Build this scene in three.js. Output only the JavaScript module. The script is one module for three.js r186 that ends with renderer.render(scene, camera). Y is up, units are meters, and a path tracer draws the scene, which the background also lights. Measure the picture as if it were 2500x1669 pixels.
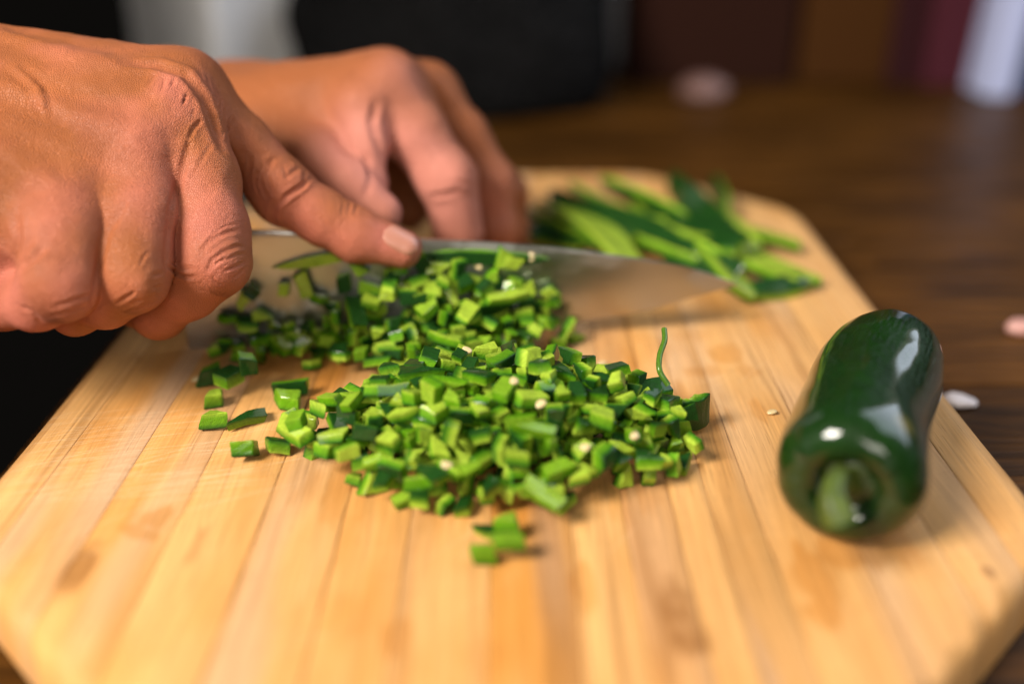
import * as THREE from 'three';
import { mergeGeometries, mergeVertices, toCreasedNormals } from 'three/addons/utils/BufferGeometryUtils.js';
import { RectAreaLightUniformsLib } from 'three/addons/lights/RectAreaLightUniformsLib.js';

// ---------------------------------------------------------------- camera, light, exposure
const scene = new THREE.Scene();
scene.background = new THREE.Color().setRGB(0.004, 0.0035, 0.003);
const BT = 0.019;                       // top of the cutting board above the table
const CAM_H = 0.15;                     // camera height above the board
const FPX = 2510, CX = 1250, CY = 834.5, PITCH = Math.atan(1171 / FPX);
const camera = new THREE.PerspectiveCamera(2 * Math.atan(CY / FPX) * 180 / Math.PI, 1024 / 683, 0.01, 30);
camera.position.set(0, BT + CAM_H, 0);
camera.rotation.set(-PITCH, 0, 0);
camera.focus = 0.296;
camera.userData.fStop = 2.6;
scene.add(camera);
const renderer = new THREE.WebGLRenderer({ antialias: true });
renderer.toneMapping = THREE.LinearToneMapping;
renderer.toneMappingExposure = 1.0;
renderer.shadowMap.enabled = true;
RectAreaLightUniformsLib.init();

function rectLight(color, intensity, w, h, at, look) {
  const l = new THREE.RectAreaLight(color, intensity, w, h);
  l.position.set(...at); l.lookAt(...look); scene.add(l);
  return l;
}
// three unseen framed panes out of view, placed to light the board and hands
const unseenLights = [
  { color: 0xfff6ea, i: 60, w: 0.40, h: 0.38, at: [-0.66, 0.76, 0.26], look: [0.0, 0.03, -0.28], label: 'small bright unseen pane above the board, placed to light the knife hand side' },
  { color: 0xfff6ea, i: 7, w: 0.45, h: 0.4, at: [0.10, 0.50, 0.74], look: [0.0, 0.03, -0.28], label: 'low unseen pane, placed to light the front of the board' },  // out of view, placed to brighten the fingers and blade from the front
  { color: 0xe4eeff, i: 2.8, w: 0.85, h: 0.95, at: [0.82, 0.72, -0.60], look: [0.05, 0.03, -0.28], label: 'bright unseen pane beyond the whole pepper, reflected in its skin' },
];
for (const w of unseenLights) w.light = rectLight(w.color, w.i, w.w, w.h, w.at, w.look);

// ---------------------------------------------------------------- helpers
function rng(seed) { let a = seed >>> 0; return () => { a = (a + 0x6D2B79F5) | 0; let t = Math.imul(a ^ (a >>> 15), 1 | a); t = (t + Math.imul(t ^ (t >>> 7), 61 | t)) ^ t; return ((t ^ (t >>> 14)) >>> 0) / 4294967296; }; }
const lerp = (a, b, t) => a + (b - a) * t, clamp = (x, a, b) => Math.min(b, Math.max(a, x));
const sstep = (a, b, x) => { const t = clamp((x - a) / (b - a), 0, 1); return t * t * (3 - 2 * t); };
function hash2(ix, iy) { let h = Math.imul(ix, 374761393) + Math.imul(iy, 668265263) | 0; h = Math.imul(h ^ (h >>> 13), 1274126177); return ((h ^ (h >>> 16)) >>> 0) / 4294967296; }
function vnoise(x, y) { const ix = Math.floor(x), iy = Math.floor(y), fx = x - ix, fy = y - iy, u = fx * fx * (3 - 2 * fx), v = fy * fy * (3 - 2 * fy); return lerp(lerp(hash2(ix, iy), hash2(ix + 1, iy), u), lerp(hash2(ix, iy + 1), hash2(ix + 1, iy + 1), u), v); }
function fbm(x, y, o = 4) { let s = 0, a = 0.5, n = 0; for (let i = 0; i < o; i++) { s += a * vnoise(x, y); n += a; a *= 0.5; x = x * 2.03 + 17.1; y = y * 2.03 + 5.7; } return s / n; }
function noise3(x, y, z) { const iz = Math.floor(z), f = z - iz, w = f * f * (3 - 2 * f); return lerp(vnoise(x + iz * 37.17, y + iz * 11.31), vnoise(x + (iz + 1) * 37.17, y + (iz + 1) * 11.31), w); }

// a pixel of the photograph gives a direction; its distance comes from what the thing touches
const cP = Math.cos(PITCH), sP = Math.sin(PITCH);
const eye = new THREE.Vector3(0, BT + CAM_H, 0);
function dirOf(px, py) { const u = (px - CX) / FPX, v = (CY - py) / FPX; return new THREE.Vector3(u, v * cP - sP, -(cP + v * sP)); }
function at(px, py, depth) { return dirOf(px, py).multiplyScalar(depth).add(eye); }
function onY(px, py, y = BT) { const d = dirOf(px, py); return d.multiplyScalar((y - eye.y) / d.y).add(eye); }

const taken = {};
function numbered(name) { taken[name] = (taken[name] ?? -1) + 1; return taken[name] ? name + '_' + String(taken[name]).padStart(3, '0') : name; }
function tag(o, label, category, group) { o.userData.label = label; o.userData.category = category; if (group) o.userData.group = group; return o; }
function add(o, name) { o.name = numbered(name); scene.add(o); return o; }
function part(parent, name, geo, mat) { const m = new THREE.Mesh(geo, mat); m.name = name; parent.add(m); return m; }
function tex(w, h, fn, srgb, rep = true) {
  const data = new Uint8Array(w * h * 4), c = [0, 0, 0];
  const enc = (x) => srgb ? 255 * (x <= 0.0031308 ? 12.92 * x : 1.055 * Math.pow(Math.max(x, 0), 1 / 2.4) - 0.055) : 255 * x;
  for (let y = 0; y < h; y++) for (let x = 0; x < w; x++) { fn(x, y, c); const k = (y * w + x) * 4; data[k] = clamp(enc(c[0]), 0, 255); data[k + 1] = clamp(enc(c[1]), 0, 255); data[k + 2] = clamp(enc(c[2]), 0, 255); data[k + 3] = 255; }
  const t = new THREE.DataTexture(data, w, h); t.magFilter = THREE.LinearFilter; t.minFilter = THREE.LinearFilter;
  if (rep) t.wrapS = t.wrapT = THREE.RepeatWrapping;
  if (srgb) t.colorSpace = THREE.SRGBColorSpace; t.needsUpdate = true; return t;
}
// tileable value noise
function tnoise(x, y, p) { const ix = Math.floor(x), iy = Math.floor(y), fx = x - ix, fy = y - iy, u = fx * fx * (3 - 2 * fx), v = fy * fy * (3 - 2 * fy), m = (a) => ((a % p) + p) % p; return lerp(lerp(hash2(m(ix), m(iy)), hash2(m(ix + 1), m(iy)), u), lerp(hash2(m(ix), m(iy + 1)), hash2(m(ix + 1), m(iy + 1)), u), v); }

// ---------------------------------------------------------------- table
{
  const table = add(new THREE.Group(), 'table'); table.userData = { kind: 'structure', label: 'dark brown stained wooden table top of wide planks', category: 'table' };
  const T = 1024;
  const grain = (x, y) => { const w = fbm(x * 0.006, y * 0.012, 3) * 60; const a = fbm(x * 0.010 + 3, (y + w) * 0.16, 4), b = fbm(x * 0.02, (y + w) * 0.5, 3); return a * 0.65 + b * 0.35; };
  const map = tex(T, T, (x, y, c) => {
    const g = sstep(0.28, 0.75, grain(x, y)), blot = fbm(x * 0.008 + 40, y * 0.01, 3);
    const k = lerp(0.35, 1.25, g) * lerp(0.55, 1.35, blot);
    c[0] = 0.080 * k; c[1] = 0.031 * k; c[2] = 0.005 * k;
  }, true);
  const bump = tex(T, T, (x, y, c) => { c[0] = c[1] = c[2] = grain(x, y); }, false);
  const rough = tex(T, T, (x, y, c) => { const g = fbm(x * 0.02, y * 0.05, 4); c[0] = c[1] = c[2] = 0.32 + 0.25 * g; }, false);
  const mat = new THREE.MeshPhysicalMaterial({ map, bumpMap: bump, bumpScale: 0.0005, roughness: 1, roughnessMap: rough, specularIntensity: 0.25, specularColor: new THREE.Color().setRGB(1, 0.8, 0.6) });
  const edges = []; for (let z = 0.5; z > -1.35; z -= 0.118) edges.push(z);
  const r = rng(5), rot = 0.0;
  for (let i = 0; i + 1 < edges.length; i++) {
    const w = edges[i] - edges[i + 1], g = new THREE.BoxGeometry(1.55, 0.032, w - 0.0016, 1, 1, 1);
    const p = g.attributes.position, uv = g.attributes.uv, ox = r() * 3, oz = r() * 3;
    for (let k = 0; k < p.count; k++) uv.setXY(k, p.getX(k) / 0.55 + ox, (p.getZ(k) + p.getY(k)) / 0.55 + oz);
    const m = part(table, 'plank', g, mat);
    const z = (edges[i] + edges[i + 1]) / 2;
    m.position.set(0.619 + Math.sin(rot) * (z + 0.3) , -0.016 - (r() * 0.0006), Math.cos(rot) * z); m.rotation.y = rot;
  }
}

// ---------------------------------------------------------------- cutting board
const B = { l: -0.1398, r: 0.1364, f: -0.5367, n: -0.144, ch: 0.065 };
const H = 0.15;
const bounds = [-0.932, -0.833, -0.695, -0.561, -0.421, -0.284, -0.17, -0.035, 0.098, 0.19, 0.275, 0.341, 0.416, 0.56, 0.691, 0.80, 0.909].map((v) => v * H);
bounds[0] = B.l; bounds[16] = B.r;
const stains = [];      // [x, z, rx, rz, turn, strength] wet or oily patches, read off the photograph
function stain(px, py, rx, ry, s = 1, turn = 0) { const p = onY(px, py), q = onY(px + rx, py), v = onY(px, py - ry); stains.push([p.x, p.z, Math.abs(q.x - p.x), Math.abs(v.z - p.z), turn, s]); }
stain(385, 1262, 38, 34, 1, -0.5); stain(345, 1300, 60, 16, 0.9, -0.5);
stain(790, 930, 90, 70, 0.9); stain(700, 880, 110, 40, 0.8); stain(620, 900, 60, 40, 0.6);
stain(1150, 1120, 420, 130, 0.7); stain(1500, 840, 130, 60, 0.6); stain(1600, 1090, 110, 60, 1); stain(1680, 1000, 90, 60, 0.8);
stain(1770, 860, 50, 26, 0.8); stain(1720, 905, 60, 20, 0.7); stain(1830, 905, 36, 18, 0.6); stain(1850, 1000, 24, 30, 0.6); stain(1690, 820, 60, 18, 0.5);
stain(1985, 1400, 60, 80, 1); stain(2010, 1490, 50, 40, 1); stain(2080, 1345, 120, 50, 1); stain(2170, 1330, 60, 60, 0.9);
stain(960, 1560, 40, 60, 0.8); stain(1420, 1430, 30, 60, 0.8); stain(1300, 760, 160, 30, 0.7); stain(1180, 1600, 60, 60, 0.35); stain(830, 1500, 90, 70, 0.35);
stain(1420, 470, 90, 16, 0.5); stain(330, 980, 60, 40, 0.3); stain(250, 1060, 60, 30, 0.3);
const boardTex = (() => {
  const W = 1536, Hh = 2048, x0 = -0.145, x1 = 0.142, z0 = -0.542, z1 = -0.139;
  const r = rng(77), strips = bounds.slice(0, -1).map(() => ({ o: r() * 400, tone: r(), warm: r(), sc: 0.7 + r() * 0.8, dark: r() < 0.4 ? r() : 0.15 * r() }));
  strips[6].dark = 0.7; strips[8].dark = 0.85; strips[8].tone = 0.25; strips[9].tone = 0.8; strips[11].dark = 0.5; strips[11].warm = 0.1; strips[12].tone = 0.35; strips[4].tone = 0.7; strips[7].tone = 0.85;
  const scr = [];
  for (let i = 0; i < 330; i++) {            // knife marks
    const near = i < 150, c = near ? onY(40 + r() * 560, 1000 + r() * 220) : new THREE.Vector3(lerp(B.l, B.r, r()), 0, lerp(B.n, B.f, r()));
    const a = 0.28 + (r() - 0.5) * (near ? 0.5 : 1.3), L = 0.006 + r() * 0.022;
    scr.push([c.x - Math.cos(a) * L, c.z + Math.sin(a) * L, c.x + Math.cos(a) * L, c.z - Math.sin(a) * L, (near ? 0.5 : 0.3) * (0.25 + r())]);
  }
  const scratch = new Float32Array(W * Hh);
  for (const [ax, az, bx, bz, s] of scr) {
    const n = 600; for (let k = 0; k <= n; k++) { const t = k / n, x = Math.round((lerp(ax, bx, t) - x0) / (x1 - x0) * W + (vnoise(t * 6, ax * 900) - 0.5) * 3), y = Math.round((lerp(az, bz, t) - z0) / (z1 - z0) * Hh); if (x >= 0 && x < W && y >= 0 && y < Hh) scratch[y * W + x] = Math.max(scratch[y * W + x], s * Math.sin(Math.PI * t) * (0.5 + 0.5 * vnoise(t * 30, az * 500))); }
  }
  const knots = [[...kn(190, 1390), 0.004, 0.012, 1], [...kn(1655, 1480), 0.0045, 0.012, 0.7], [...kn(1690, 1560), 0.005, 0.007, 0.9], [...kn(2412, 1395), 0.0016, 0.003, 0.9], [...kn(480, 1330), 0.002, 0.01, 0.4]];
  function kn(px, py) { const p = onY(px, py); return [p.x, p.z]; }
  const height = new Float32Array(W * Hh), wet = new Float32Array(W * Hh);
  const lightC = [0.61, 0.330, 0.118], midC = [0.50, 0.215, 0.043], darkC = [0.23, 0.092, 0.022], grey = [0.48, 0.32, 0.20];
  const map = tex(W, Hh, (ix, iy, c) => {
    const x = x0 + (ix + 0.5) / W * (x1 - x0), z = z0 + (iy + 0.5) / Hh * (z1 - z0);
    let s = 0; while (s < 15 && x > bounds[s + 1]) s++;
    const S = strips[s], edge = Math.min(x - bounds[s], bounds[s + 1] - x);
    let wx = x + 0.0035 * (fbm(z * 14 + S.o, S.o, 2) - 0.5) * S.sc, kd = 0;
    for (const [kx, kz, ra, rb, ks] of knots) { const e = Math.hypot((x - kx) / ra, (z - kz) / rb); if (e < 3) { kd = Math.max(kd, ks * sstep(1.15, 0.5, e + 0.4 * (fbm(x * 700, z * 300, 3) - 0.5)) * (0.6 + 0.4 * vnoise(e * 5, z * 200))); wx += 0.002 * Math.exp(-e * e) * Math.sign(x - kx); } }
    const fine = fbm(wx * 2600 + S.o, z * 60 + S.o, 3), band = fbm(wx * 230 * S.sc + S.o, z * 9 + S.o * 2, 3), broad = fbm(wx * 70 + S.o * 3, z * 24 + S.o, 4), pore = vnoise(wx * 5200 + S.o, z * 160);
    let t = clamp(0.15 + 0.35 * (band - 0.35) * 1.6 + 1.25 * (broad - 0.42) + (S.tone - 0.5) * 1.1, 0, 1);
    for (let k = 0; k < 3; k++) c[k] = lerp(lightC[k], midC[k], t);
    const g = sstep(0.45, 0.75, fbm(wx * 60 + 90 + S.o, z * 9, 2)) * (1 - S.warm) * 0.7; for (let k = 0; k < 3; k++) c[k] = lerp(c[k], grey[k], g);
    const line = sstep(0.66, 0.82, fbm(wx * 900 + S.o * 5, z * 7, 3)) * (0.30 + S.dark * 0.5), str = sstep(0.60, 0.78, fbm(wx * 170 + S.o * 7, z * 5, 2)) * S.dark;
    const d = clamp(line * 0.7 + str * 0.55 + kd * 0.9, 0, 0.95); for (let k = 0; k < 3; k++) c[k] = lerp(c[k], darkC[k], d);
    let v = 0.79 + 0.40 * fine - 0.10 * (pore > 0.86 ? 1 : 0);
    let w = 0; const nz = fbm(x * 190, z * 120, 4), ns = fbm(wx * 420, z * 22, 3);
    for (const [sx, sz, rx, rz, a, ss] of stains) { const dx = x - sx, dz = z - sz; if (Math.abs(dx) > rx * 2 + 0.01 || Math.abs(dz) > rz * 2 + 0.01) continue; const e = Math.hypot((dx * Math.cos(a) - dz * Math.sin(a)) / rx, (dx * Math.sin(a) + dz * Math.cos(a)) / rz); w = Math.max(w, ss * 0.62 * sstep(1.15, 0.6, e + (nz - 0.5) * 0.9 + (ns - 0.5) * 1.1)); }
    wet[iy * W + ix] = w; c[0] *= v * lerp(1, 0.80, w); c[1] *= v * lerp(1, 0.62, w); c[2] *= v * lerp(1, 0.36, w);
    const glue = sstep(0.00042, 0.0001, edge + 0.0004 * (vnoise(z * 120, s * 9) - 0.5)) * (s === 4 ? 0.9 : 0.12 + 0.4 * hash2(s, 5)) * (0.5 + vnoise(z * 30, s * 3)); for (let k = 0; k < 3; k++) c[k] = lerp(c[k], darkC[k] * 0.6, glue);
    const q = scratch[iy * W + ix] * (1 - w * 0.6); c[0] = lerp(c[0], 0.72, q); c[1] = lerp(c[1], 0.55, q); c[2] = lerp(c[2], 0.36, q);
    height[iy * W + ix] = clamp(0.55 + 0.35 * (fine - 0.5) + 0.1 * (band - 0.5) - 0.25 * (pore > 0.86 ? 1 : 0) - 0.35 * scratch[iy * W + ix] - 0.4 * glue, 0, 1);
  }, true, false);
  const bump = tex(W, Hh, (x, y, c) => { c[0] = c[1] = c[2] = height[y * W + x]; }, false, false);
  const rough = tex(W, Hh, (x, y, c) => { c[0] = c[1] = c[2] = lerp(0.58 + 0.1 * (height[y * W + x] - 0.5), 0.36, wet[y * W + x]); }, false, false);
  return { map, bump, rough, uv: (x, z) => [(x - x0) / (x1 - x0), (z - z0) / (z1 - z0)] };
})();
{
  const board = tag(add(new THREE.Group(), 'cutting_board'), 'wooden cutting board of glued strips with clipped corners, lying on the table', 'cutting board');
  const mat = new THREE.MeshPhysicalMaterial({ specularIntensity: 0.4, map: boardTex.map, bumpMap: boardTex.bump, bumpScale: 0.00022, roughnessMap: boardTex.rough, roughness: 1 });
  const q = Math.SQRT1_2, smn = (a, b, k) => { const h = Math.max(k - Math.abs(a - b), 0) / k; return Math.min(a, b) - h * h * k / 4; };
  const inside = (x, z) => { const cuts = [x - B.l, B.r - x, B.n - z, z - B.f, (B.r - x + B.n - z - B.ch) * q, (x - B.l + B.n - z - B.ch) * q, (B.r - x + z - B.f - B.ch) * q, (x - B.l + z - B.f - B.ch) * q]; return cuts.reduce((m, v) => smn(m, v, 0.012), 1); };
  const R = 0.0042;
  const ends = (x) => { let lo = B.f, hi = B.n; const solve = (a, b) => { for (let i = 0; i < 40; i++) { const m = (a + b) / 2; if (inside(x, m) > 0) b = m; else a = m; } return b; }; return [solve(lo - 0.01, -0.34), solve(hi + 0.01, -0.34)]; };
  let xl = B.l, xr = B.r; for (let i = 0; i < 40; i++) { while (inside(xl, -0.34) < 0) xl += 0.00001; while (inside(xr, -0.34) < 0) xr -= 0.00001; }
  for (let s = 0; s < 16; s++) {
    const a = s ? bounds[s] + 0.00006 : xl, b = s < 15 ? bounds[s + 1] - 0.00006 : xr, w = b - a;
    const xs = [a]; for (const d of [0.00015, 0.0004, 0.001, 0.002, 0.0032]) xs.push(a + d); for (let k = 1; k < 6; k++) xs.push(lerp(a + 0.0032, b - 0.0032, k / 6)); for (const d of [0.0032, 0.002, 0.001, 0.0004, 0.00015]) xs.push(b - d); xs.push(b);
    const ts = [0]; for (const d of [0.0004, 0.0011, 0.002, 0.003, 0.0045, 0.008]) ts.push(d); const nT = 34;
    const pos = [], uv = [], idx = [], rows = ts.length * 2 + nT - 1, cols = xs.length;
    const grid = [];
    for (const x of xs) {
      const [zf, zn] = ends(x), L = zn - zf, col = [[x, 0.0005, zf]];
      const zz = [...ts.map((d) => zf + d)]; for (let k = 1; k < nT; k++) zz.push(lerp(zf + 0.008, zn - 0.008, k / nT)); zz.push(...ts.slice().reverse().map((d) => zn - d));
      for (const z of zz) {
        const d = Math.max(0, inside(x, z)), drop = d < R ? R - Math.sqrt(Math.max(0, R * R - (R - d) * (R - d))) : 0;
        const e = Math.min(s ? x - a : 1, s < 15 ? b - x : 1), gr = e < 0.0004 ? 0.00022 * (1 - e / 0.0004) ** 2 : 0;
        const cup = 0.00012 * Math.sin((x - a) / w * Math.PI);
        col.push([x, BT - drop - gr + cup - 0.00012, z]);
      }
      col.push([x, 0.0005, zn]); grid.push(col);
    }
    grid.unshift(grid[0].map(([x, , z]) => [x, 0.0005, z])); grid.push(grid[grid.length - 1].map(([x, , z]) => [x, 0.0005, z]));
    const n = grid[0].length;
    for (const col of grid) for (const [x, y, z] of col) { pos.push(x, y, z); const u = boardTex.uv(x, z + (BT - y) * 0.6); uv.push(...u); }
    for (let i = 0; i + 1 < grid.length; i++) for (let j = 0; j + 1 < n; j++) { const k = i * n + j; idx.push(k, k + 1, k + n + 1, k, k + n + 1, k + n); }
    let g = new THREE.BufferGeometry(); g.setAttribute('position', new THREE.Float32BufferAttribute(pos, 3)); g.setAttribute('uv', new THREE.Float32BufferAttribute(uv, 2)); g.setIndex(idx);
    g = toCreasedNormals(g, 0.7);
    part(board, 'strip', g, mat);
  }
}

// ---------------------------------------------------------------- knife
// the blade stands on its edge: heel and belly on the board give its plane
const kHeel = onY(461, 853), kMid = onY(1150, 830);
const kDir = kMid.clone().sub(kHeel).setY(0).normalize(), kNor = new THREE.Vector3(-kDir.z, 0, kDir.x); // kNor points to the camera side
if (kNor.z < 0) kNor.negate();
function onKnife(px, py, off = 0) { const d = dirOf(px, py), o = kHeel.clone().addScaledVector(kNor, off); const t = o.sub(eye).dot(kNor) / d.dot(kNor); return d.multiplyScalar(t).add(eye); }
const kS = (p) => p.clone().sub(kHeel).dot(kDir);
const kPt = (s, y, n) => kHeel.clone().addScaledVector(kDir, s).addScaledVector(kNor, n).setY(y);
const spinePx = [[599, 561], [810, 570], [1025, 582], [1240, 594], [1350, 603], [1512, 623.5], [1649, 645], [1730, 667], [1780, 685], [1799, 694]];
const edgePx = [[461, 853], [700, 845], [950, 837], [1150, 828], [1205, 823], [1377, 793], [1480, 776], [1580, 758], [1683, 728], [1750, 710], [1799, 697]];
const profile = (pts) => { const a = pts.map(([x, y]) => { const p = onKnife(x, y); return [kS(p), p.y]; }); return (s) => { if (s <= a[0][0]) { const m = (a[1][1] - a[0][1]) / (a[1][0] - a[0][0]); return a[0][1] + m * (s - a[0][0]); } for (let i = 0; i + 1 < a.length; i++) if (s <= a[i + 1][0]) { const p0 = a[Math.max(0, i - 1)], p1 = a[i], p2 = a[i + 1], p3 = a[Math.min(a.length - 1, i + 2)], t = (s - p1[0]) / (p2[0] - p1[0]), h = p2[0] - p1[0], m1 = (p2[1] - p0[1]) / (p2[0] - p0[0] || 1) * h, m2 = (p3[1] - p1[1]) / (p3[0] - p1[0] || 1) * h; const t2 = t * t, t3 = t2 * t; return (2 * t3 - 3 * t2 + 1) * p1[1] + (t3 - 2 * t2 + t) * m1 + (-2 * t3 + 3 * t2) * p2[1] + (t3 - t2) * m2; } return a[a.length - 1][1]; }; };
const spineY = profile(spinePx), edgeY = profile(edgePx), kLen = kS(onKnife(1799, 695.5));
{
  const knife = tag(add(new THREE.Group(), 'chef_knife'), 'chef knife with wide steel blade standing on its edge among the chopped pepper', 'knife');
  const brush = tex(512, 512, (x, y, c) => { const v = 0.5 + 0.5 * (tnoise(x / 512 * 256, y / 512 * 6, 256) - 0.5) + 0.3 * (tnoise(x / 512 * 64, y / 512 * 64, 64) - 0.5); c[0] = c[1] = c[2] = v; }, false);
  const smear = tex(512, 512, (x, y, c) => { const v = fbm(x * 0.02, y * 0.03, 4); c[0] = c[1] = c[2] = 0.29 + 0.14 * sstep(0.4, 0.7, v); }, false);
  const steel = new THREE.MeshStandardMaterial({ color: new THREE.Color().setRGB(0.45, 0.44, 0.42), metalness: 1, roughness: 1, roughnessMap: smear, bumpMap: brush, bumpScale: 0.000006 });
  const NS = 120, rows = [[0, 0.0], [0.02, 0.00035], [0.12, 0.0005], [0.45, 0.00075], [0.8, 0.00098], [0.96, 0.0011], [0.985, 0.00105], [1, 0.0008]];
  const pos = [], uv = [], idx = [], ring = [];
  for (const [t, w] of rows) ring.push([t, w]); for (let k = rows.length - 1; k > 0; k--) ring.push([rows[k][0], -rows[k][1]]);
  for (let i = 0; i <= NS; i++) {
    const s = kLen * Math.pow(i / NS, 0.85), y0 = Math.max(edgeY(s), BT + 0.0002), y1 = Math.max(spineY(s), y0 + 0.0004), taper = lerp(1, 0.35, i / NS);
    for (const [t, w] of ring) { const p = kPt(s, lerp(y0, y1, t), w * taper); pos.push(p.x, p.y, p.z); uv.push(s / 0.12, lerp(y0, y1, t) / 0.12); }
  }
  const n = ring.length;
  for (let i = 0; i < NS; i++) for (let j = 0; j < n; j++) { const a = i * n + j, b = i * n + (j + 1) % n; idx.push(a, a + n, b, b, a + n, b + n); }
  for (let j = 1; j + 1 < n; j++) { idx.push(0, j, j + 1); const e = NS * n; idx.push(e, e + j + 1, e + j); }
  let g = new THREE.BufferGeometry(); g.setAttribute('position', new THREE.Float32BufferAttribute(pos, 3)); g.setAttribute('uv', new THREE.Float32BufferAttribute(uv, 2)); g.setIndex(idx);
  g = toCreasedNormals(g, 0.35);
  part(knife, 'blade', g, steel);
  // bolster and handle run back through the fist
  const hy = BT + 0.030, tube = (s0, s1, sec, name, mat) => {
    const P = [], I = [], n2 = 20, N = 24;
    for (let i = 0; i <= N; i++) { const t = i / N, s = lerp(s0, s1, t), [h, w, dy] = sec(t); for (let j = 0; j < n2; j++) { const a = j / n2 * Math.PI * 2, ca = Math.cos(a), sa = Math.sin(a), e = 0.7; const p = kPt(s, hy + dy + h * Math.sign(sa) * Math.abs(sa) ** e, w * Math.sign(ca) * Math.abs(ca) ** e); P.push(p.x, p.y, p.z); } }
    for (let i = 0; i < N; i++) for (let j = 0; j < n2; j++) { const a = i * n2 + j, b = i * n2 + (j + 1) % n2; I.push(a, a + n2, b, b, a + n2, b + n2); }
    for (let j = 1; j + 1 < n2; j++) { I.push(0, j, j + 1); const e = N * n2; I.push(e, e + j + 1, e + j); }
    const q = new THREE.BufferGeometry(); q.setAttribute('position', new THREE.Float32BufferAttribute(P, 3)); q.setIndex(I); return part(knife, name, toCreasedNormals(q, 0.6), mat);
  };
  tube(0.004, -0.014, (t) => [0.013 - 0.003 * t, lerp(0.0016, 0.008, Math.sqrt(t)), 0], 'bolster', new THREE.MeshStandardMaterial({ color: new THREE.Color().setRGB(0.6, 0.58, 0.55), metalness: 1, roughness: 0.25 }));
  const black = new THREE.MeshStandardMaterial({ color: new THREE.Color().setRGB(0.012, 0.012, 0.013), roughness: 0.4 });
  const hd = tube(-0.0145, -0.128, (t) => [0.0095 + 0.0025 * Math.sin(t * 3.1) + 0.002 * t, 0.0078, -0.001 - 0.004 * t * t], 'handle', black);
  for (const t of [0.2, 0.5, 0.8]) { const rv = new THREE.Mesh(new THREE.CylinderGeometry(0.003, 0.003, 0.0168, 20), steel); rv.name = 'rivet'; rv.position.copy(kPt(lerp(-0.0145, -0.128, t), hy - 0.002, 0)); rv.quaternion.setFromUnitVectors(new THREE.Vector3(0, 1, 0), kNor); hd.add(rv); }
}

// ---------------------------------------------------------------- hands: distance fields meshed with surface nets
const smin = (a, b, k) => { const h = Math.max(k - Math.abs(a - b), 0) / k; return Math.min(a, b) - h * h * k * 0.25; };
const J = (px, py, D, rpx) => ({ p: at(px, py, D), r: rpx * D / FPX });
function bones(js) { const o = []; for (let i = 0; i + 1 < js.length; i++) o.push(bone(js[i], js[i + 1])); return o; }
function bone(a, b) { const d = b.p.clone().sub(a.p); return { ax: a.p.x, ay: a.p.y, az: a.p.z, bx: d.x, by: d.y, bz: d.z, l2: d.lengthSq() || 1e-9, ra: a.r, rb: b.r }; }
function dBone(b, x, y, z) { const px = x - b.ax, py = y - b.ay, pz = z - b.az; let h = (px * b.bx + py * b.by + pz * b.bz) / b.l2; h = h < 0 ? 0 : h > 1 ? 1 : h; const dx = px - b.bx * h, dy = py - b.by * h, dz = pz - b.bz * h; return Math.sqrt(dx * dx + dy * dy + dz * dz) - (b.ra + (b.rb - b.ra) * h); }
function chainD(ch, k, x, y, z) { let d = dBone(ch[0], x, y, z); for (let i = 1; i < ch.length; i++) d = smin(d, dBone(ch[i], x, y, z), k); return d; }
function handField(spec) {
  return (x, y, z) => {
    const palm = chainD(spec.palm, spec.kPalm, x, y, z); let d = palm;
    for (const f of spec.fingers) d = smin(d, smin(chainD(f.b, f.k ?? 0.004, x, y, z), palm, f.kp ?? 0.007), spec.kGap);
    return d;
  };
}
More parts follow.
